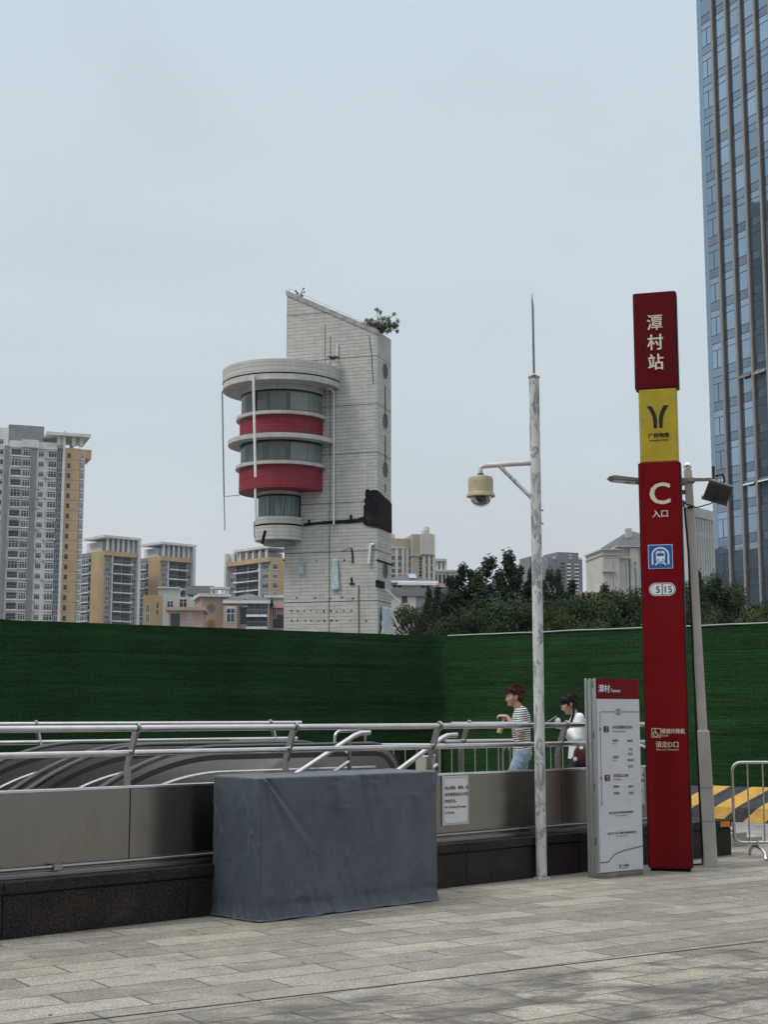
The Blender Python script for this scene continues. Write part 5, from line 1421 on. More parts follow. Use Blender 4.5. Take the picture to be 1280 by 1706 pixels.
def win_mesh(kind, w_, h_):
    """opening elements seen from outside, facing -y, origin at the middle of the sill line"""
    k = (kind, round(w_,2), round(h_,2))
    if k in PROTO: return PROTO[k]
    g = MB(); x0, x1 = -w_/2, w_/2
    if kind in ('win','plain'):
        fw = .09
        g.box(x0, x1, -.05, .03, 0, h_, 0); g.box(x0+fw, x1-fw, -.035-.02, -.03, fw, h_-fw, 1)
        for q in ([0] if w_ < 1.6 else [-w_/6, w_/6]): g.box(q-.035, q+.035, -.075, -.03, fw, h_-fw, 0)
        if w_ > 1.2: g.box(x0+fw, x1-fw, -.073, -.03, h_*.72, h_*.72+.06, 0)
        if kind == 'win': g.box(x0-.1, x1+.1, -.16, .03, -.12, -.01, 0)
    elif kind == 'slot': g.box(x0, x1, -.03, .03, 0, h_, 1); g.box(x0, x1, -.05, -.02, h_*.45, h_*.52, 0)
    elif kind == 'bay':
        d = .65
        g.box(x0-.05, x1+.05, -d-.05, .03, -.32, 0, 0); g.box(x0-.05, x1+.05, -d-.05, .03, h_, h_+.14, 0)
        g.box(x0+.05, x1-.05, -d+.03, .02, .003, h_-.003, 1)
        for q in (x0+.05, -w_/6, w_/6, x1-.05): g.box(q-.05, q+.05, -d, -d+.06, .004, h_-.004, 0)
        g.box(x0, x1, -d+.005, -d+.04, h_*.7, h_*.7+.07, 0)
    elif kind == 'balc':
        d = 1.15
        g.box(x0+.02, x1-.02, -.02, .03, .02, h_, 3); g.box(x0+.25, x1-.25, -.06, -.02, .05, h_*.78, 1); g.box(x0, x1, -d, .02, -.15, 0, 0)
        g.box(x0, x1, -d-.04, -d+.04, -.22, .16, 0); g.box(x0, x1, -d, -d+.03, .95, 1.02, 2)
        for i in range(7): q = x0+.1+(w_-.2)*i/6; g.box(q-.02, q+.02, -d+.002, -d+.028, .16, .95, 2)
    elif kind == 'band': g.box(x0, x1, -.30, .03, 0, h_, 0)
    elif kind == 'dark': g.box(x0, x1, -.03, .03, 0, h_, 3)
    me = g.mesh(kind, [M_WFR, M_WGL, M_AGR, M_DRK]); PROTO[k] = me
    return me
NAMES = {'win':'window','plain':'window','slot':'window','bay':'bay_window','balc':'balcony','band':'ledge','dark':'opening'}
def place(kind, w_, h_, parent, x, z, face='R', off=0.0, me=None):
    o = bpy.data.objects.new(NAMES[kind], me or win_mesh(kind, w_, h_)); COL.objects.link(o); o.parent = parent
    if face == 'R': o.location = (x, -off, z)
    else: o.location = (-off, x, z); o.rotation_euler = (0,0,-pi/2)
    return o
def block(t, nm, x0, x1, y0, y1, z0, z1, m):
    g = MB(); g.box(x0, x1, y0, y1, z0, z1); return g.build(nm, m, t)
def corner(u, Y, v=1000):
    p = at(u, v, Y); return V((p.x, Y, 0))

# --- tall slab on the far left
def floors(ztop, zmin, fh):
    z = ztop - fh; out = []
    while z > zmin: out.append(z); z -= fh
    return out
Y = 400; th = R(20); c = corner(6, Y)
ta = thing('apartment_tower', 'tallest grey and white apartment tower with an ochre stripe and roof canopy at far left', 'building', c, th)
dx = V((cos(th), sin(th), 0))
def rx(u, c=c, dx=dx): return reach((c.x, c.y, 40), dx, u, -40, 80)
zt = zv(737, Y); fh = 17.4*Y/F
X = {u: rx(u) for u in (6,10,28,30,43,45,54,56,67,72,88,90,97,101,126,129,135,145)}
block(ta, 'wall', 0, X[101], 0, 16, -1, zt, M_AWH)
block(ta, 'grey_stripe', X[43], X[54], -.35, 1, -1, zt-1.2, M_AGR); block(ta, 'grey_stripe', X[88], X[97], -.25, 1, -1, zt-.8, M_ABG); block(ta, 'pilaster', X[97], X[101]-.02, -1.2, .9, -1, zt+4.2, M_AWH)
block(ta, 'grey_stripe', -1.3, -.02, -.5, 15, -1, zt-1.0, M_AGR)
yo = block(ta, 'ochre_wall', X[101], X[126], -.9, 14, -1, zv(741,Y), M_AYE); block(ta, 'ochre_beam', X[126]-.02, X[145], -.88, 9, zv(757,Y), zv(742,Y), M_AYE); block(ta, 'inner_wall', X[126]-.02, X[133 if 133 in X else 135], -.2, 13, -1, zv(757,Y)-.02, M_AWH)
g = MB(); za = zv(733, Y); 
g.box(0, X[88], -.45, 0.6, zt-1.4, zt+.6); g.box(X[28], X[56], -.95, -.4, zt-1.2, zt+1.0); g.build('parapet', M_AWH, ta)
block(ta, 'roof_house', X[10]-.5, X[67], 3.5, 13, zt-.5, zv(703,Y), M_AGR)
g = MB(); zr0, zr1 = zv(722,Y), zv(717,Y); g.box(X[67], X[145]-.5, -2.2, 13, zr0, zr1); g.build('roof_canopy', M_AWH, ta)
g = MB()
for u in (90, 97.5, 115, 128): x = rx(u); g.box(x-.55, x+.55, -.6, .6, zt, zr0); 
for u in (92, 118): x = rx(u); g.box(x-.5, x+.5, 8, 9, zt, zr0)
g.build('canopy_column', M_AWH, ta)
fl_ = floors(zt-1.3, zv(1050,Y), fh)
for i, z in enumerate(fl_[:17]):
    place('bay' if i in (1,4,5,9,11) else 'balc', X[28]-X[10]-.2, 2.0, ta, (X[10]+X[28])/2, z+.4)
    place('bay', X[43]-X[30], 1.75, ta, (X[43]+X[30])/2, z+.55)
    place('win', X[67]-X[56]-.2, 1.7, ta, (X[56]+X[67])/2, z+.55)
    place('bay', X[88]-X[72]-.3, 1.7, ta, (X[72]+X[88])/2, z+.55)
    place('plain', X[97]-X[90]-.1, 1.7, ta, (X[90]+X[97])/2, z+.5, off=.26)
    place('bay', X[135]-X[129], 1.7, ta, (X[129]+X[135])/2-.3, z+.55, off=.3)
g = MB(); zx = (X[101]+X[126])/2 - 1.0
for z in fl_[:17]: g.box(zx-.45, zx+.45, -.96, -.89, z+.6, z+2.0); g.box(X[101], X[126], -.93, -.89, z+.02, z+.07)
o = g.build('slit_windows', M_DRK, ta)
tb = thing('apartment_tower', 'sliver of a pale apartment tower cut off by the left edge of the photo', 'building', corner(-60, 402), R(8))
block(tb, 'wall', 0, 10.7, 0, 12, -1, zv(711,402), M_AWH)
for z in floors(zv(725,402), zv(1050,402), fh)[:17]: place('win', 2.0, 1.6, tb, 8.2, z+.5)

def ac_units(t, spots, face='R', off=0.0):
    for x, z in spots:
        k = 'ac'
        if k not in PROTO:
            g = MB(); g.box(-.45,.45,-.42,.02,0,.62,0); g.lathe([(.24,0),(.24,.012),(0,.012)], 12, M=Matrix.Translation((-.1,-.425,.31)) @ Matrix.Rotation(R(90),4,'X'), mi=1); g.box(-.5,.5,-.45,.02,-.06,-.001,1); PROTO[k] = g.mesh('air_conditioner', [M_WFR, M_AGR])
        o = bpy.data.objects.new('air_conditioner', PROTO[k]); COL.objects.link(o); o.parent = t
        if face == 'R': o.location = (x, -off, z)
        else: o.location = (-off, x, z); o.rotation_euler = (0,0,-pi/2)
# --- mid-rise ochre blocks, corner towards us
def ochre_block(label, u0, uL, uR, Y, v_roof, v_wall, mirror=False, nfl=8):
    c = corner(u0, Y); th = R(43); t = thing('apartment_block', label, 'building', c, th, 'ochre apartment blocks beyond the fence')
    dxr = V((cos(th), sin(th), 0)); dyl = V((-sin(th), cos(th), 0))
    wR = reach((c.x,c.y,40), dxr, uR, 0, 60); wL = reach((c.x,c.y,40), dyl, uL, 0, 60)
    zt = zv(v_wall, Y); zr = zv(v_roof, Y); fh = 15.9*Y/F
    # wide face with the balconies, narrow face ochre then blue-grey
    F_, N_ = ('L','R') if mirror else ('R','L'); wF, wN = (wL,wR) if mirror else (wR,wL)
    block(t, 'wall', 0.02, wR, 0.02, wL, -1, zt, M_AGR)
    def fb(nm, a0, a1, z0, z1, d0, d1, m, face):
        if face == 'R': return block(t, nm, a0, a1, -d1, -d0, z0, z1, m)
        return block(t, nm, -d1, -d0, a0, a1, z0, z1, m)
    fb('ochre_wall', -.02, wN*.50, -1, zt, -.1, .35, M_AYE, N_)
    fb('ochre_beam', -.3, wF, zt-1.5, zt-.1, -.1, .9, M_AYE, F_)
    fb('blue_grey_wall', wN*.5+.02, wN, -1, zt-1.0, -.1, .12, M_ABG, N_)
    fb('end_pilaster', wF-.9, wF+.1, -1, zr-.8, -.2, 1.2, M_AWH, F_)
    fb('white_pilaster', wF*.19, wF*.225, -1, zt-1.52, -.1, .6, M_AWH, F_)
    g = MB(); g.box(-.9, wR+.3, -1.2 if not mirror else -.9, wL*.8, zr-.75, zr); g.build('roof_canopy', M_AWH, t)
    g = MB()
    for k in range(6):
        q = wF*(.08+.15*k); 
        if F_ == 'R': g.box(q-.35,q+.35,-.3,.4,zt-.1,zr-.74)
        else: g.box(-.3,.4,q-.35,q+.35,zt-.1,zr-.74)
    if F_ == 'R': g.box(wF*.66, wF, .6, 1.2, zt-.05, zr-.74)
    else: g.box(.6,1.2,wF*.66,wF,zt-.05,zr-.74)
    g.build('canopy_column', M_AWH, t)
    block(t, 'roof_room', wR*.1, wR*.85, wL*.25, wL*.9, zt-.02, zr-1.4, M_AWH)
    for i, z in enumerate(floors(zt-1.3, 0, fh)[:nfl]):
        for f_, wd in ((.36,.27),(.65,.27)): place('balc', wF*wd, fh*.80, t, wF*f_, z+.2, F_)
        place('plain', wF*.13, fh*.55, t, wF*.095, z+.6, F_); place('plain', wF*.12, fh*.55, t, wF*.86, z+.6, F_)
        place('bay', wN*.34, fh*.55, t, wN*.74, z+.6, N_, .1)
        if mirror: place('win', wN*.18, fh*.6, t, wN*.16, z+.5, N_, .35)
    for i, z in enumerate(floors(zt-1.3, 0, fh)[:nfl]):
        if qb.random() < .75: ac_units(t, [(wF*qb.choice((.20,.80,.25)), z+.3)], F_)
        if qb.random() < .5: ac_units(t, [(wN*.55, z+.4)], N_, .13)
    return t
qb = random.Random(8)
ochre_block('ochre and grey apartment block right beside the tallest tower, left of its twin', 172, 132, 229, 430, 892, 917)
ochre_block('ochre and grey apartment block between its twin and the tiled tower', 266, 229, 321, 445, 903, 926, nfl=7)
ochre_block('ochre apartment block with blue-grey side just left of the tiled tower, partly behind it', 449, 378, 495, 440, 909, 928, True, nfl=6)

qa = random.Random(21)
ac_units(ta, [(qa.choice((X[54]+.6, X[67]+.5, X[88]-.3, X[101]+1.0)), z+qa.uniform(-.2,.3)) for z in fl_[:17] for _ in range(2)], off=.02)
# --- lower houses between them
def hip(t, nm, x0, x1, y0, y1, z0, h_, m, ov=.6):
    g = MB(); x0-=ov; x1+=ov; y0-=ov; y1+=ov; ym = (y0+y1)/2; a = min((y1-y0)/2, (x1-x0)/2*.9)
    g.add([(x0,y0,z0),(x1,y0,z0),(x1,y1,z0),(x0,y1,z0),(x0+a,ym,z0+h_),(x1-a,ym,z0+h_)], [(0,1,5,4),(1,2,5),(2,3,4,5),(3,0,4),(0,3,2,1)])
    return g.build(nm, m, t)
def house(label, u0, u1, Y, v_top, rz, m, dep=9, roof=None, rv=0, wins=(), rm=None):
    c = corner(u0, Y); th = R(rz); d = V((cos(th), sin(th), 0)); t = thing('house', label, 'building', c, th, 'low houses beyond the fence')
    w_ = reach((c.x,c.y,15), d, u1, 0, 80); zt = zv(v_top, Y)
    block(t, 'wall', 0, w_, 0, dep, -1, zt, m)
    if roof == 'flat':
        g = MB(); g.box(-.5, w_+.5, -.6, dep+.5, zt, zt+.5); g.build('roof', rm or M_AWH, t)
    elif roof == 'hip': hip(t, 'roof', 0, w_, 0, dep, zt, zv(rv,Y)-zt, rm or M_ROOF)
    for (kd, f, v, fw, hh) in wins: place(kd, w_*fw, hh, t, w_*f, zv(v,Y))
    return t, w_, zt
house('low ochre cube house in front of the second ochre block', 238, 269, 260, 991, 8, M_AYE, wins=[('plain',.25,1021,.2,1.7),('plain',.25,1038,.2,1.7),('slot',.75,1024,.08,2.2)])
t, w_, zt = house('white stepped house with glazed top floor, right of the ochre cube', 268, 318, 275, 994, 5, M_AOF, wins=[('plain',.3,1020,.22,2.2),('win',.72,1018,.26,2.4),('win',.72,1036,.26,2.0)])
block(t, 'upper_floor', w_*-.1, w_*.55, 1.5, 8, zt, zv(979,275), M_AOF); g = MB(); g.box(w_*-.15, w_*.6, 1.0, 8.2, zv(979,275)+.01, zv(977,275)); g.build('roof', M_AWH, t)
t, w_, zt = house('white house with a dark grey roof storey behind the pink one', 308, 355, 300, 990, 5, M_AOF, wins=[('win',.2,1002,.18,1.8),('win',.8,1000,.2,1.8)])
block(t, 'roof_storey', 0, w_, -.3, 9.3, zt+.01, zv(976,300), M_AGR)
house('low pink-beige house with flat roof and a porch, behind the fence', 281, 337, 215, 1017, 4, M_APK, roof='flat', wins=[('dark',.2,1043,.28,1.9),('plain',.6,1030,.1,.8)], rm=M_APK)
t, w_, zt = house('pink-beige house with octagonal gable openings and flat eaves', 335, 378, 235, 994, 14, M_APK, roof='flat', rm=M_AWH)
for v in (1013, 1039):
    z = zv(v,235); g = MB(); g.lathe([(.75,-.03),(.75,.05),(0,.05)], 8, M=Matrix.Translation((w_*.38,0,z)) @ Matrix.Rotation(R(90),4,'X')); g.build('gable_opening', mat('ochre_panel', (.22,.135,.06), .8), t)
t, w_, zt = house('beige villa with dark grey hipped roof and terraces, left of the tiled tower', 376, 447, 230, 1000, 3, M_APK, roof='hip', rv=984, dep=12, wins=[('plain',.16,1040,.18,1.9),('dark',.42,1040,.16,3.0),('balc',.62,1026,.26,2.6),('balc',.86,1026,.22,2.6),('balc',.62,1046,.26,2.6),('balc',.86,1046,.22,2.6),('win',.45,1010,.12,1.4)])
g = MB(); g.box(-.4, w_+.3, -.9, -.02, zt-.55, zt-.05); g.build('eaves', M_AWH, t)
block(t, 'front_bay', -.3, w_*.28, -1.3, -.01, -1, zv(1010,230), M_ABE); place('plain', w_*.2, 2.0, t, w_*.13, zv(1038,230), off=1.32); place('plain', w_*.2, .9, t, w_*.13, zv(1022,230), off=1.32)
house('house with dusty red tiled roof squeezed between villa and tiled tower', 446, 482, 238, 1013, 3, M_APK, roof='hip', rv=997, rm=M_RTIL, wins=[('plain',.3,1030,.2,1.8),('dark',.5,1046,.5,2.2)])
t, w_, zt = house('white flat-roofed penthouse with pergola peeping over the villa roof', 444, 474, 260, 996, 3, M_AOF, roof='flat', wins=[('win',.3,1004,.2,1.4)])
t, w_, zt = house('pale roof terrace with open frame behind the octagon-window house', 352, 378, 290, 992, 3, M_AOF)
g = MB(); zz = zv(981,290)
for f in (0,.33,.66,1): g.box(w_*f-.2, w_*f+.2, 0, .4, zt, zz)
g.box(-.3, w_+.3, -.2, 3, zz, zz+.4); g.build('pergola', M_AWH, t)

# --- right of the tiled tower
Y = 300; c = corner(640, Y); th = R(12); d = V((cos(th), sin(th), 0))
t = thing('apartment_tower', 'beige stone apartment tower with stepped crown and pilasters right of the tiled tower', 'building', c, th)
ux = lambda u: reach((c.x,c.y,30), d, u, -5, 60)
block(t, 'wall', 0, ux(689), .4, 14, -1, zv(896,Y), M_ABE); block(t, 'tower_wall', ux(685), ux(722), -1.5, 12, -1, zv(890,Y), M_ABE)
g = MB()
for u in (700.5, 706.5, 712.5, 718): x = ux(u); g.box(x-.42, x+.42, -2.2, 0, zv(924,Y), zv({700.5:890,706.5:884,712.5:889,718:890}[u],Y))
x = ux(709); g.lathe([(.75,0),(.75,1.2),(.5,1.8),(0,2.0)], 14, (x,-.9,zv(890,Y)))
g.build('crown_pilaster', M_ACR, t)
g = MB(); x = ux(656); g.box(x-.5,x+.5,1,2,zv(896,Y),zv(889,Y)); g.box(x-.3,x+.3,1.2,1.8,zv(889,Y),zv(887.5,Y)); g.box(ux(652),ux(689),.1,.5,zv(913,Y),zv(911,Y)); g.box(ux(683), ux(723), -1.75, .2, zv(926,Y), zv(924.5,Y)); g.box(0, ux(689), .05,.5,zv(956.5,Y),zv(954,Y)); g.build('cornice', M_ACR, t)
g = MB()
for u in (661.5, 672, 679, 687): x = ux(u); g.box(x-.32,x+.32,-.05,.5,-1,zv(914,Y))
for u in (704, 712, 720): x = ux(u); g.box(x-.28,x+.28,-1.95,-1.4,-1,zv(926,Y))
g.build('pilaster', M_ACR, t)
for i in range(8):
    z = zv(923,Y) - 1.3 - 11.2*i*Y/F*1.0
    for u, w_ in ((656.5,1.0),(667,.95),(675.5,.5),(683,.75)): place('plain', 8*w_*Y/F, 10.2*Y/F*.92, t, ux(u), z, off=-.38)
    for u, w_ in ((708,.9),(716,.9)): place('plain', 7*w_*Y/F, 10.2*Y/F*.9, t, ux(u), z-.9, off=1.52)
    if i < 6: place('slot', .55, 1.2, t, ux(698), z-.6, off=1.52)
Y = 330; c = corner(722, Y); t = thing('office_block', 'small pale grey block with open roof frame just right of the beige tower', 'building', c, R(14)); d = V((cos(R(14)),sin(R(14)),0)); w_ = reach((c.x,c.y,30), d, 766, 0, 60)
block(t, 'wall', 0, w_, 0, 10, -1, zv(952,Y), M_AOF); g = MB(); z0 = zv(952,Y); z1 = zv(934,Y)
for f in (.02,.18,.34,.5): g.box(w_*f-.3, w_*f+.3, .5, 1.1, z0, z1)
g.box(-.1, w_*.53, .2, 6, z1, z1+.55); g.box(-.3, w_+.3, -.5, 10.2, z0, z0+.45); g.build('roof_frame', M_AOF, t)
block(t, 'roof_room', 0.3, w_*.5, 2, 8, z0+.46, z1-.02, M_AGR)
for f in (.1,.26,.42,.58,.74,.9): place('dark', w_*.10, 15*Y/F, t, w_*f, zv(972,Y))
Y = 150; c = corner(636, Y); t = thing('villa', 'white villa with dark hipped roof and skylight, right of the tiled tower', 'building', c, R(6)); w_ = reach((c.x,c.y,10), V((cos(R(6)),sin(R(6)),0)), 722, 0, 30)
block(t, 'wall', 0, w_, 0, 6, -1, zv(968,Y), M_ACR); hip(t, 'roof', 0, w_, 0, 6, zv(968,Y), zv(954,Y)-zv(968,Y), M_ROOF, .5)
g = MB(); g.box(-.5, w_+.5, -.7, 6.3, zv(971,Y), zv(968,Y)-.01); g.box(w_*.3, w_+.3, -1.2, -.2, zv(975.5,Y), zv(972,Y)); g.build('eaves', M_WFR, t)
x = w_*.62; g = MB(); Mx = Matrix.Translation((x, 1.1, zv(961,Y))) @ Matrix.Rotation(R(28),4,'X'); g.box(-.4,.4,-.6,.6,.2,.26,0,Mx); g.build('skylight', mat('skylight_glass', (.25,.28,.36), .2), t)
for f, wd in ((.3,.2),(.55,.06),(.68,.06),(.85,.2)): place('plain', w_*wd, .45, t, w_*f, zv(980,Y))
Y = 135; c = corner(640, Y); t = thing('annex_wall', 'dark grey panelled annex with white base below the villa roof', 'building', c, R(4)); w_ = reach((c.x,c.y,10), V((cos(R(4)),sin(R(4)),0)), 758, 0, 30)
block(t, 'dark_panels', w_*.62, w_, .0, 5, -1, zv(980,Y), M_ABG); block(t, 'panel_wall', 0, w_*.62-.01, -.15, 5, zv(993,Y), zv(981,Y), M_AGR); block(t, 'white_base', 0, w_*.45, 0, 4.8, -1, zv(993,Y)-.01, M_ACR); block(t, 'grey_base', w_*.45+.01, w_*.62-.02, 0.02, 4.8, -1, zv(993,Y)-.01, M_AGR)
place('dark', w_*.08, .7, t, w_*.29, zv(1004,Y)); g = MB()
for k in range(14): x = w_*.62*k/14; g.box(x-.01,x+.01,-.17,-.14,zv(993,Y)+.02,zv(981,Y)-.02)
g.build('panel_joint', M_DRK, t)
t, w_, zt = house('small gabled house with brownish roof right of the white villa', 722, 748, 170, 979, 4, M_APK, roof='hip', rv=968, rm=M_RTIL, dep=5, wins=[('dark',.5,984,.25,.5)])
# muted grey-purple towers
Y = 600; c = corner(914, Y); th = R(20); d = V((cos(th), sin(th), 0)); t = thing('apartment_tower', 'hazy purple-grey apartment tower with pale balcony rows, right of the camera pole', 'building', c, th)
ux = lambda u: reach((c.x,c.y,50), d, u, -30, 90)
block(t, 'wall', 0, ux(972), 0, 15, -1, zv(928,Y), M_MUT); block(t, 'raised_core', ux(930), ux(965), -.4, 13, -1, zv(919,Y), M_MUT); block(t, 'pilaster', ux(955), ux(957.5), -.9, -.3, -1, zv(921,Y), M_MUT)
g = MB()
for u0, u1 in ((922,928.5),(966,971)): g.box(ux(u0),ux(u1),-.2,.3,zv(927,Y)-.9,zv(927,Y)); 
g.build('roof_opening', M_AOF, t)
g = MB()
for k in range(3):
    for j in range(2): x = ux(950+3*k); z = zv(923+5*j,Y); g.box(x-.35,x+.35,-.46,-.38,z-.5,z+.2)
g.build('crown_opening', M_AOF, t)
for i in range(9):
    z = zv(940+6.15*i, Y)
    for u, w_ in ((948.5,7),(961,8.0)): place('band', w_*Y/F, .55, t, ux(u), z, off=.42)
    for u, w_ in ((938,9),): place('dark', w_*Y/F, 1.1, t, ux(u), z-.1, off=.42)
    for u, w_ in ((948.5,7),(961,8.0)): place('dark', w_*Y/F, .95, t, ux(u), z-1.0, off=.42)
t2 = thing('apartment_tower', 'hazy purple-grey apartment tower just touching the right side of the camera pole', 'building', corner(884, 620), R(16)); w_ = 8.2
block(t2, 'wall', 0, w_, 0, 12, -1, zv(927,620), M_MUT)
for i in range(9): place('dark', 1.6, 1.3, t2, w_*.75, zv(944+6.15*i,620)); place('dark', 1.6, 1.3, t2, w_*.35, zv(944+6.15*i,620))
# low slatted building behind the trees
Y = 120; c = corner(936, Y); t = thing('slatted_pavilion', 'low dark pavilion with yellowish slats showing between the trees', 'building', c, R(3)); w_ = 4.2
block(t, 'wall', 0, w_, 0, 4, -1, zv(1000,Y), M_AGR); block(t, 'upper_wall', 0.02, w_-.02, .1, 3.9, zv(1000,Y), zv(986.5,Y), M_DRK)
g = MB()
for k in range(9): x = .2+ (w_-.4)*k/8 + rnd.uniform(-.08,.08); g.box(x-.05,x+rnd.choice((.05,.16,.3)),-.05,.1,zv(999,Y),zv(987,Y)+rnd.uniform(-.05,.12))
g.build('slat', wall_m('slat_yellow', (.28,.25,.15)), t)
# cream classical hall behind the totem
Y = 240; c = corner(1003, Y); th = R(8); d = V((cos(th), sin(th), 0)); t = thing('stone_hall', 'cream stone classical building with cornices and steep slate roof, left of the red totem', 'building', c, th)
ux = lambda u: reach((c.x,c.y,25), d, u, -5, 60)
block(t, 'wing_wall', 0, ux(1030), -1.2, 9, -1, zv(918,Y), M_ACR); block(t, 'wall', ux(1026), ux(1125), 0, 16, -1, zv(910,Y), M_ACR); block(t, 'bay_wall', ux(1030), ux(1046), -.7, 2, -1, zv(930,Y), M_ACR); block(t, 'centre_bay', ux(1050), ux(1064), -.5, 2, -1, zv(912,Y), M_ACR)
g = MB(); g.box(-.35, ux(1030.5), -1.6, 9, zv(918,Y), zv(915.5,Y)); g.box(-.2, ux(1030), -1.4, 9, zv(926,Y), zv(924,Y)); g.box(-.3, ux(1022), -1.6, -1.0, zv(954,Y), zv(951.5,Y)); g.box(ux(1029),ux(1048),-1.1,1,zv(930.5,Y),zv(928,Y)); g.box(ux(1026),ux(1130),-.7,.5,zv(911,Y),zv(909,Y)); g.build('cornice', M_ACR, t)
hip(t, 'roof', ux(1029), ux(1128), 0, 16, zv(909,Y), zv(874,Y)-zv(909,Y), M_ROOF, .3)
g = MB(); x = ux(1063); g.box(x-.5,x+.5,4,5,zv(890,Y),zv(874,Y)); g.build('chimney', M_ACR, t)
for u, w_, v0, v1, off in ((1019,3.2,950,929,1.2),(1019,3.2,980,958,1.2),(1042,3.4,990,936,.7),(1058,4.2,942,934,.5),(1058,4.2,990,944,.5)):
    place('plain', w_*Y/F*1.2, (zv(v1,Y)-zv(v0,Y)), t, ux(u), zv(v0,Y), off=off)
# white ribbed office right of the totem
Y = 210; c = corner(1157, Y); t = thing('ribbed_office', 'white office block with tall vertical ribs behind the ball-topped pole', 'building', c, R(52))
d = V((cos(R(52)),sin(R(52)),0)); w_ = reach((c.x,c.y,25), d, 1192, 0, 80); dl = V((-sin(R(52)),cos(R(52)),0)); wl = reach((c.x,c.y,25), dl, 1100, 0, 80); zt = zv(845,Y)
block(t, 'wall', 0.3, w_, 0.3, wl, -1, zt, M_DRK); block(t, 'blank_wall', 0, .29, 0, wl, -1, zt, M_AOF)
g = MB(); n = 9
for k in range(n+1): x = w_*k/n; g.box(max(0,x-.34), x+.34, -.25, .31, -1, zt-1.4)
g.build('rib', M_AOF, t); g = MB(); g.box(-.02, w_+.4, -.45, .5, zt-1.39, zt+.05); g.box(0, w_+.3, -.22, .33, zv(890,Y)-.2, zv(882,Y)-.1); g.build('band', M_AOF, t)

# --- glass tower
def tower_glass(name, c, r=.03):
    m, nt, b = new_mat(name); oi = nt.nodes.new('ShaderNodeObjectInfo')
    n = noise_(nt, coords(nt,'Object'), .35, 2)
    col = mixc(nt, oi.outputs['Random'], tuple(x*.78 for x in c), tuple(x*1.18 for x in c)); nt.links.new(col, b.inputs['Base Color'])
    b.inputs['Metallic'].default_value = .85; b.inputs['Roughness'].default_value = r; bump_(nt, b, n, .12, .06); return m
M_TG = tower_glass('blue_curtain_glass', (.29,.385,.475)); M_TS = tower_glass('spandrel_glass', (.24,.295,.36), .10)
M_TMU = mat('dark_mullion', (.055,.062,.07), .5, .3); M_FIN = mat('brown_grey_fin', (.185,.16,.148), .6, var=.08, vs=.3); M_FIN2 = mat('fin_edge', (.22,.20,.19), .5)
Y = 172.0; c = corner(1223, Y); th = R(-65)
d = V((cos(th), sin(th), 0))
gt = thing('glass_tower', 'very tall blue glass office tower with brown vertical fins at the right edge', 'building', c, th)
d_gt = d.copy()
# local x runs along the facade towards the viewer, the facade looks to -y (left and towards us)
BW = 2.72; FHt = 4.28; nb = 6; ztop = 112.0
cw = 2.75
block(gt, 'core', -cw+.9, 26, .9, 30, -1, ztop, M_TMU)
def pane_mesh(w_, split):
    g = MB(); z = 0.0
    parts = ((0.0, 1.05, 1), (1.09, 3.36, 0), (3.40, FHt-.04, 0 if split else 0))
    for a, b_, mi in parts: g.box(-w_/2+.03, w_/2-.03, 0, .05, a, b_, mi)
    if split: g.box(-.04,.04,-.03,.02,1.09,3.36,2)
    for zz in (0-.02, 1.07, 3.38): g.box(-w_/2, w_/2, -.04, .06, zz-.03, zz+.03, 2)
    return g.mesh('window', [M_TG, M_TS, M_TMU])
pm = pane_mesh(BW-.5, False); pmc = pane_mesh(cw-.75, True)
z0f = zv(1000, Y) % FHt - FHt*1.0
nfl = int((ztop-2)/FHt); count = 0; rest = MB()
for i in range(nfl):
    z = .6 + i*FHt
    near = 4 <= i <= 22
    for k in range(-1, nb):
        w_ = BW if k >= 0 else cw; x = BW*k + BW/2 if k >= 0 else -cw/2 - .1
        if near and k < 5 and count < 100:
            o = bpy.data.objects.new('window', pm if k >= 0 else pmc); COL.objects.link(o); o.parent = gt; o.location = (x, 0, z); count += 1
        else:
            ww = (BW-.5) if k >= 0 else cw-.75
            for a, b_, mi in ((0.0,1.05,1),(1.09,3.36,0),(3.40,FHt-.04,0)): rest.box(x-ww/2+.03, x+ww/2-.03, 0, .05, z+a, z+b_, mi)
            for zz in (-.02,1.07,3.38): rest.box(x-ww/2, x+ww/2, -.04, .06, z+zz-.03, z+zz+.03, 2)
ro = rest.build('window_wall', [M_TG, M_TS, M_TMU], gt); ro['kind'] = 'stuff'
for k in range(0, nb+1):
    x = BW*k - (.0 if k else .0)
    g = MB(); g.box(x-.15, x+.15, -.30, .3, -1, ztop, 0); g.box(x-.18, x+.18, -.38, -.302, -1, ztop, 1); g.box(x-.25,x+.25,-.05,.32,-1,ztop,2)
    g.build('fin', [M_FIN, M_FIN2, M_TMU], gt)
# rounded far corner of the facade
g = MB(); g.box(-cw-.42, -cw+.32, -.02, .4, -1, ztop, 0)
g.lathe([(.55,-1),(.55,ztop)], 10, (-cw-.40,.53,0), 0, None, R(180), R(270)); g.box(-cw-.95,-cw-.5,.5,20,-1,ztop,0); g.build('corner_glazing', M_TG, gt)
g = MB()
for i in range(nfl): 
    z = .6+i*FHt
    g.lathe([(.57,z-.05),(.57,z+.01)], 10, (-cw-.40,.53,0), 0, None, R(180), R(270)); g.lathe([(.57,z+1.04),(.57,z+1.10)], 10, (-cw-.40,.53,0), 0, None, R(180), R(270))
g.build('corner_ring', M_TMU, gt)
for k, v in ((1,621),(2,614),(1,800),(2,794),(3,915)):
    x = BW*k+BW/2; g = MB(); z = zv(v, Y-d.y*-x if False else Y + d.y*x); Mx = Matrix.Translation((x,-.05,z)) @ Matrix.Rotation(R(-38),4,'X'); g.box(-BW/2+.32, BW/2-.32, -.04, .0, -.75, 0, 0, Mx); g.build('open_vent', tower_glass('vent_glass', (.7,.74,.78), .1), gt)

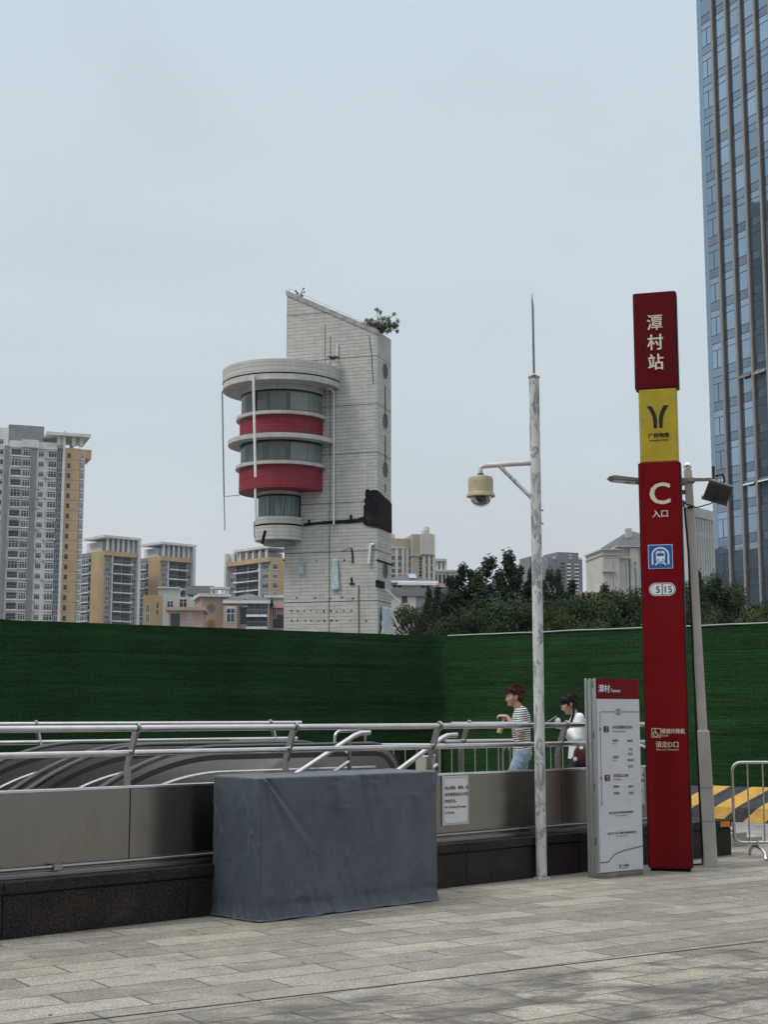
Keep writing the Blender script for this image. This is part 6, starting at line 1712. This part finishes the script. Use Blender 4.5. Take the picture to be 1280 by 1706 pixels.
# ------------------------------------------------------------------ trees
def leaf_mat(name, a, b_):
    m, nt, b = new_mat(name)
    n = noise_(nt, coords(nt,'Object'), .9, 4, .7); n2 = noise_(nt, coords(nt,'Object'), 6, 2); oi = nt.nodes.new('ShaderNodeObjectInfo')
    c = mixc(nt, ramp(nt, math_(nt,'ADD', math_(nt,'MULTIPLY',n,.75), math_(nt,'MULTIPLY',n2,.25)), .32, .68), a, b_)
    f = math_(nt,'MULTIPLY_ADD', oi.outputs['Random'], .5); f.node.inputs[2].default_value = .75
    c = mixc(nt, 1.0, c, f, 'MULTIPLY')
    nt.links.new(c, b.inputs['Base Color']); b.inputs['Roughness'].default_value = .6; b.inputs['Specular IOR Level'].default_value = .12
    return m
M_LDK = leaf_mat('dark_foliage', (.0075,.018,.0085), (.023,.041,.017)); M_LMD = leaf_mat('mid_foliage', (.009,.022,.007), (.032,.053,.015)); M_LLT = leaf_mat('yellow_green_foliage', (.022,.036,.012), (.066,.080,.026))
M_BARK = mat('bark', (.07,.06,.05), .9, var=.3, vs=4, bump=.5, bs=12)
def crown_mesh(name, blobs, n, size, m, seed):
    q = random.Random(seed); vs = []; fs = []
    tot = sum(b[3]*b[4] for b in blobs)
    for (x,y,z,r,h_) in blobs:
        k = int(n*r*h_/tot)
        for i in range(k):
            a = q.uniform(0, 2*pi); cz = q.uniform(-1,1); rr = q.random()**.42
            lump = 1 + .28*mnoise.noise((cos(a)*2+x, sin(a)*2+y, cz*2+z))
            s = math.sqrt(1-cz*cz)
            p = V((x+r*rr*s*cos(a)*lump, y+r*rr*s*sin(a)*lump, z+h_*rr*cz*lump))
            nrm = (V((s*cos(a), s*sin(a), cz+.35)) + V((q.uniform(-1,1),q.uniform(-1,1),q.uniform(-1,1)))*.75).normalized()
            t = nrm.cross(V((q.uniform(-1,1),q.uniform(-1,1),q.uniform(-1,1)))).normalized(); w_ = nrm.cross(t)
            l = size*q.uniform(.6,1.35); wd = l*q.uniform(.38,.65); o = len(vs)
            vs += [p-t*l*.5, p-t*l*.05+w_*wd*.5-nrm*.05*l, p+t*l*.5, p-t*l*.05-w_*wd*.5-nrm*.05*l]; fs.append((o,o+1,o+2,o+3))
    g = MB(); g.v = vs; g.f = fs; g.m = [0]*len(fs); g.sm = [False]*len(fs)
    return g.mesh(name, m)
def blobs_round(seed, h_, w_):
    q = random.Random(seed); B = []
    for i in range(20):
        f = q.uniform(.22,.95); rad = w_*.5*math.sin(pi*min(1,(f-.1)/.95))**.7; a = q.uniform(0,2*pi); k = q.uniform(.35,.85)
        B.append((rad*k*cos(a), rad*k*sin(a), h_*f*.95, w_*q.uniform(.13,.22), h_*q.uniform(.08,.13)))
    B.append((0,0,h_*.55,w_*.3,h_*.33)); return B
def blobs_spire(seed, h_, w_):
    q = random.Random(seed); B = []
    n = 26
    for i in range(n):
        f = .12+.86*i/(n-1); rad = w_*.5*(1-f)**.8*1.1+.10; a = q.uniform(0,2*pi); k = q.uniform(.2,1.05)
        B.append((rad*k*cos(a), rad*k*sin(a), h_*f, max(.28,rad*q.uniform(.38,.62)), h_*q.uniform(.035,.075)))
    B.append((0,0,h_*.4,w_*.22,h_*.34)); return B
def trunk_mesh(seed, h_, r):
    q = random.Random(seed); g = MB(); P = [V((0,0,-.6))]
    for k in range(1,7): P.append(V((q.uniform(-.12,.12)*k*.5, q.uniform(-.12,.12)*k*.5, h_*.8*k/6)))
    g.tube(P, [r*(1-.13*k) for k in range(7)], 8)
    for k in range(2,6):
        for s in range(2):
            a = q.uniform(0,2*pi); p = P[k]; l = h_*.2*q.uniform(.7,1.2)
            g.tube([p, p+V((cos(a)*l*.5,sin(a)*l*.5,l*.35)), p+V((cos(a)*l,sin(a)*l,l*.8))], [r*.4,r*.25,r*.08], 6)
    return g.mesh('trunk', M_BARK, 60)
TP = {}
for k in range(3):
    TP[('spire',k)] = (crown_mesh('crown', blobs_spire(20+k, 10, 4.6), 22000, .17, M_LDK, 40+k), trunk_mesh(60+k, 10, .22))
    TP[('round',k)] = (crown_mesh('crown', blobs_round(30+k, 7, 6.4), 22000, .17, M_LMD, 50+k), trunk_mesh(70+k, 7, .2))
    TP[('bright',k)] = (crown_mesh('crown', blobs_round(90+k, 5, 5.6), 12000, .18, M_LLT, 95+k), trunk_mesh(80+k, 5, .14))
HH = {'spire':10,'round':7,'bright':5}
def tree(kind, label, u, v, Y, wpx, k=0, group='trees beyond the green fence'):
    p = corner(u, Y); h_ = zv(v, Y); nat = {'spire':4.6,'round':6.4,'bright':5.6}[kind]
    t = thing('tree', label, 'tree', (p.x, Y, 0), rnd.uniform(0,6.28), group)
    sz = h_/HH[kind]*1.02; sxy = wpx*Y/F/nat*{'spire':2.5,'round':2.0,'bright':1.7}[kind]
    cr, tr = TP[(kind,k%3)]
    for nm, me in (('crown',cr),('trunk',tr)):
        o = bpy.data.objects.new(nm, me); COL.objects.link(o); o.parent = t; o.scale = (sxy,sxy,sz)
    return t
tree('spire','dark spired tree with the tallest double top, just left of the camera pole',855,931,78,86,0)
tree('spire','dark spired tree with thin leaning top, right of the villa roof',774,947,80,66,1)
tree('spire','dark spired tree between the thin-topped one and the tallest one',822,938,82,78,2)
tree('spire','dark narrow tree leaning out behind the left edge of the camera pole',884,955,79,40,1)
tree('spire','slim dark tree just right of the camera pole',914,958,76,44,2)
tree('spire','slim dark tree second to the right of the camera pole',930,962,78,40,0)
tree('spire','dark bushy tree filling the gap left of the tallest spired tree',798,962,74,70,0)
tree('spire','short pointed dark tree beside the villa wall',712,990,104,44,0)
tree('spire','pointed dark tree in front of the villa roof',732,984,100,44,1)
tree('spire','pointed dark tree in the dip between the thin-topped and the next spire',788,958,83,54,2)
tree('spire','small pointed dark tree in front of the two tallest spires',838,968,72,60,1)
tree('spire','pointed dark tree in front of the slatted pavilion',952,976,74,48,2)
tree('spire','pointed dark tree standing before the stone hall wing',1012,980,76,56,1)
tree('spire','pointed dark tree with feathery tip under the ribbed office',1160,962,80,60,0)
tree('spire','pointed dark tree before the first glass tower fins',1196,968,82,58,1)
tree('spire','dark broad-based spired tree just left of the thin-topped one',752,968,99,52,2)
tree('spire','dark spired tree squeezed between the tallest one and its right neighbour',868,950,84,60,1)
tree('round','dark round tree nearest the tiled tower, under the grey annex',688,1004,112,70,0)
tree('round','dark round tree between the tower-side tree and the thin-topped spire',752,984,98,76,1)
tree('round','broad dark tree under the tallest spired trees',836,1000,66,110,2)
tree('round','dark round tree between slim trees and slatted pavilion',960,994,67,80,1)
tree('round','broad dark green tree under the cream stone hall',1005,982,69,92,0)
tree('round','dark green tree touching the left edge of the red totem',1048,984,70,70,2)
tree('bright','low yellow-green tree right beside the camera pole',925,1010,60,62,0)
tree('bright','yellow-green bush at the foot of the trees left of the totem',992,1018,58,70,1)
tree('round','dark tree hidden low behind the red totem',1098,996,68,60,1)
tree('round','large dark tree right of the ball-topped pole, below the ribbed office',1178,952,84,66,0)
tree('round','dark tree in front of the base of the glass tower',1212,976,86,70,2)
tree('round','dark tree low at the right edge of the photo',1268,1004,80,70,1)
tree('bright','yellow-green tree just right of the lamp pole above the fence',1172,1012,60,58,2)
tree('bright','yellow-green tree at the right edge of the photo above the fence',1258,1010,62,66,0)
tree('bright','yellow-green bush between the other two bright ones on the right',1216,1030,58,60,1)
tree('round','dark low tree filling under the broad spires next to the corner of the fence',778,1014,62,80,0)
tree('round','dark low tree between red totem and lamp pole',1146,1000,72,50,0)
M_SHR = leaf_mat('shrub_leaves', (.035,.062,.022), (.10,.135,.048))
# shrubs on the slanted tower roof
def shrub(label, x, y, z, h_, n, spread, size, seed, twiggy=False):
    o = Mtw @ V((x,y,z)); t = thing('shrub', label, 'shrub', o, 0, 'wild shrubs on the tower roof')
    q = random.Random(seed); g = MB(); tips = []
    for i in range(42 if not twiggy else 6):
        a = q.uniform(0,2*pi); l = spread*q.uniform(.4,1.0); hh = h_*q.uniform(.25,1.0)*(1-.45*l/spread) + (.25*h_ if q.random() < .2 else 0); p = V((cos(a)*l, sin(a)*l*.7, hh)); g.tube([(0,0,-.1), p*.5+V((0,0,.1*h_)), p], [.04,.025,.01], 5); tips.append(p)
    g.build('stem', M_BARK, t)
    bl = [(p.x*.92, p.y*.92, p.z*.92, spread*(.11 if not twiggy else .10), h_*(.12 if not twiggy else .08)) for p in tips] + ([(0,0,h_*.32,spread*.72,h_*.32)] if not twiggy else [])
    o = bpy.data.objects.new('foliage', crown_mesh('foliage', bl, n, size, M_SHR, seed)); COL.objects.link(o); o.parent = t
shrub('bushy green shrub growing on the lower end of the slanted tower top', W_*.965, D_*.35, sl_z(W_*.95)-.05, 1.6, 5200, 1.5, .09, 5)
shrub('thin twiggy weed on the high left tip of the tower', .85, .2, sl_z(.8), .85, 110, .6, .13, 8, True)
shrub('small tuft of weeds on the rim of the round lookout', 3.55, -.45, zv(601,TYc-1), .28, 70, .45, .10, 12)
# weeds peeping over the fence
t = thing('grass_tuft', 'thin dry grass blades poking up behind the fence corner', 'grass', (F1.x-.3, F1.y+.4, 0)); g = MB(); q = random.Random(4)
for i in range(16):
    x = q.uniform(-.6,.7); g.tube([(x,0,2.6),(x+q.uniform(-.03,.05),0,2.95),(x+q.uniform(-.1,.12),0,FH+q.uniform(.02,.16))], [.006,.005,.001], 4)
g.build('blades', M_LLT, t)

# ------------------------------------------------------------------ blocks added behind the viewer to cut low sky light; mirrored in the steel
M_BK = wall_m('out_of_view_wall', (.16,.155,.145)); M_BK2 = wall_m('out_of_view_wall_dark', (.10,.10,.105))
for lab, x, y, rz, w_, d_, h_, m in (('grey-brown block added behind the viewer to cut sky light, only mirrored in steel', -46, -34, 8, 46, 16, 34, M_BK),
                                  ('dark grey block added behind the viewer to cut sky light, only mirrored in steel', 4, -42, -4, 40, 16, 30, M_BK2),
                                  ('tall brown block added to the right of the viewer to cut sky light, only mirrored in steel', 52, -36, -38, 44, 16, 40, M_BK)):
    t = thing('out_of_view_block', lab, 'building', (x, y, 0), R(rz), 'blocks across the plaza')
    block(t, 'wall', -w_/2, w_/2, -d_, 0, -1, h_, m)
    g = MB()
    for i in range(int(h_/3.4)):
        for k in range(int(w_/3.2)): xx = -w_/2+.8+3.2*k; g.box(xx, xx+1.8, -.02, .04, .9+3.4*i, 2.6+3.4*i)
    o = g.build('window_grid', M_WDK, t); o['kind'] = 'stuff'

# high-rises left of the frame whose image stands in the glass tower
Pg = gt.location + d_gt*(BW*3.5); vd = V((Pg.x, Pg.y, 0)).normalized(); ng = V((sin(gt.rotation_euler.z), -cos(gt.rotation_euler.z), 0)); rf = vd - ng*2*vd.dot(ng)
for lab, dist, off, w_, d_, h_, m in (('tall dark high-rise left of the view, only mirrored in the glass tower', 170, 3, 17, 16, 118, M_BK2), ('long mid-rise block left of the view, only mirrored low in the glass tower', 235, 0, 150, 14, 46, M_BK)):
    q = Pg + rf*dist + V((-rf.y, rf.x, 0))*off
    t = thing('out_of_view_block', lab, 'building', (q.x, q.y, 0), math.atan2(rf.x, -rf.y)+0, 'blocks across the plaza')
    block(t, 'wall', -w_/2, w_/2, 0, d_, -1, h_, m)
    g = MB()
    for i in range(int(h_/3.4)):
        for k in range(int(w_/3.2)): xx = -w_/2+.8+3.2*k; g.box(xx, xx+1.9, -.04, .02, .9+3.4*i, 2.7+3.4*i)
    o = g.build('window_grid', M_WDK, t); o['kind'] = 'stuff'

# ------------------------------------------------------------------ moist summer air
HAZE = .00008
if HAZE:
    m = bpy.data.materials.new('moist_air'); m.use_nodes = True; nt = m.node_tree
    for n_ in list(nt.nodes):
        if n_.type == 'BSDF_PRINCIPLED': nt.nodes.remove(n_)
    pv = nt.nodes.new('ShaderNodeVolumePrincipled'); pv.inputs['Color'].default_value = (.86,.92,.98,1); pv.inputs['Density'].default_value = HAZE; pv.inputs['Anisotropy'].default_value = .0
    out = [n_ for n_ in nt.nodes if n_.type == 'OUTPUT_MATERIAL'][0]; nt.links.new(pv.outputs[0], out.inputs['Volume'])
    g = MB(); g.box(-575, 575, -215, 775, -7.0, 125); o = g.build('haze', m); o['kind'] = 'stuff'; o['label'] = 'thin pale haze in the air'

M_LEAFD = mat('dry_leaf', (.10,.07,.04), .9, var=.4, vs=9)
g = MB(); q = random.Random(33)
for i in range(150):
    if i < 95: p = S(q.uniform(-2,9.3), -abs(q.gauss(0,.18))-.02, .002)
    else: p = S(q.uniform(-2,9.5), -q.uniform(.2,2.6), .002)
    a = q.uniform(0,6.28); l = q.uniform(.006,.022); u_ = V((cos(a),sin(a),0)); v_ = V((-sin(a),cos(a),0))*q.uniform(.35,.7)
    g.add([p-u_*l, p+v_*l+V((0,0,.004)), p+u_*l+V((0,0,.006)), p-v_*l+V((0,0,.003))], [(0,1,2,3)])
o = g.build('ground_litter', M_LEAFD); o['kind'] = 'stuff'; o['label'] = 'tiny dry leaves and grit scattered along the plinth'
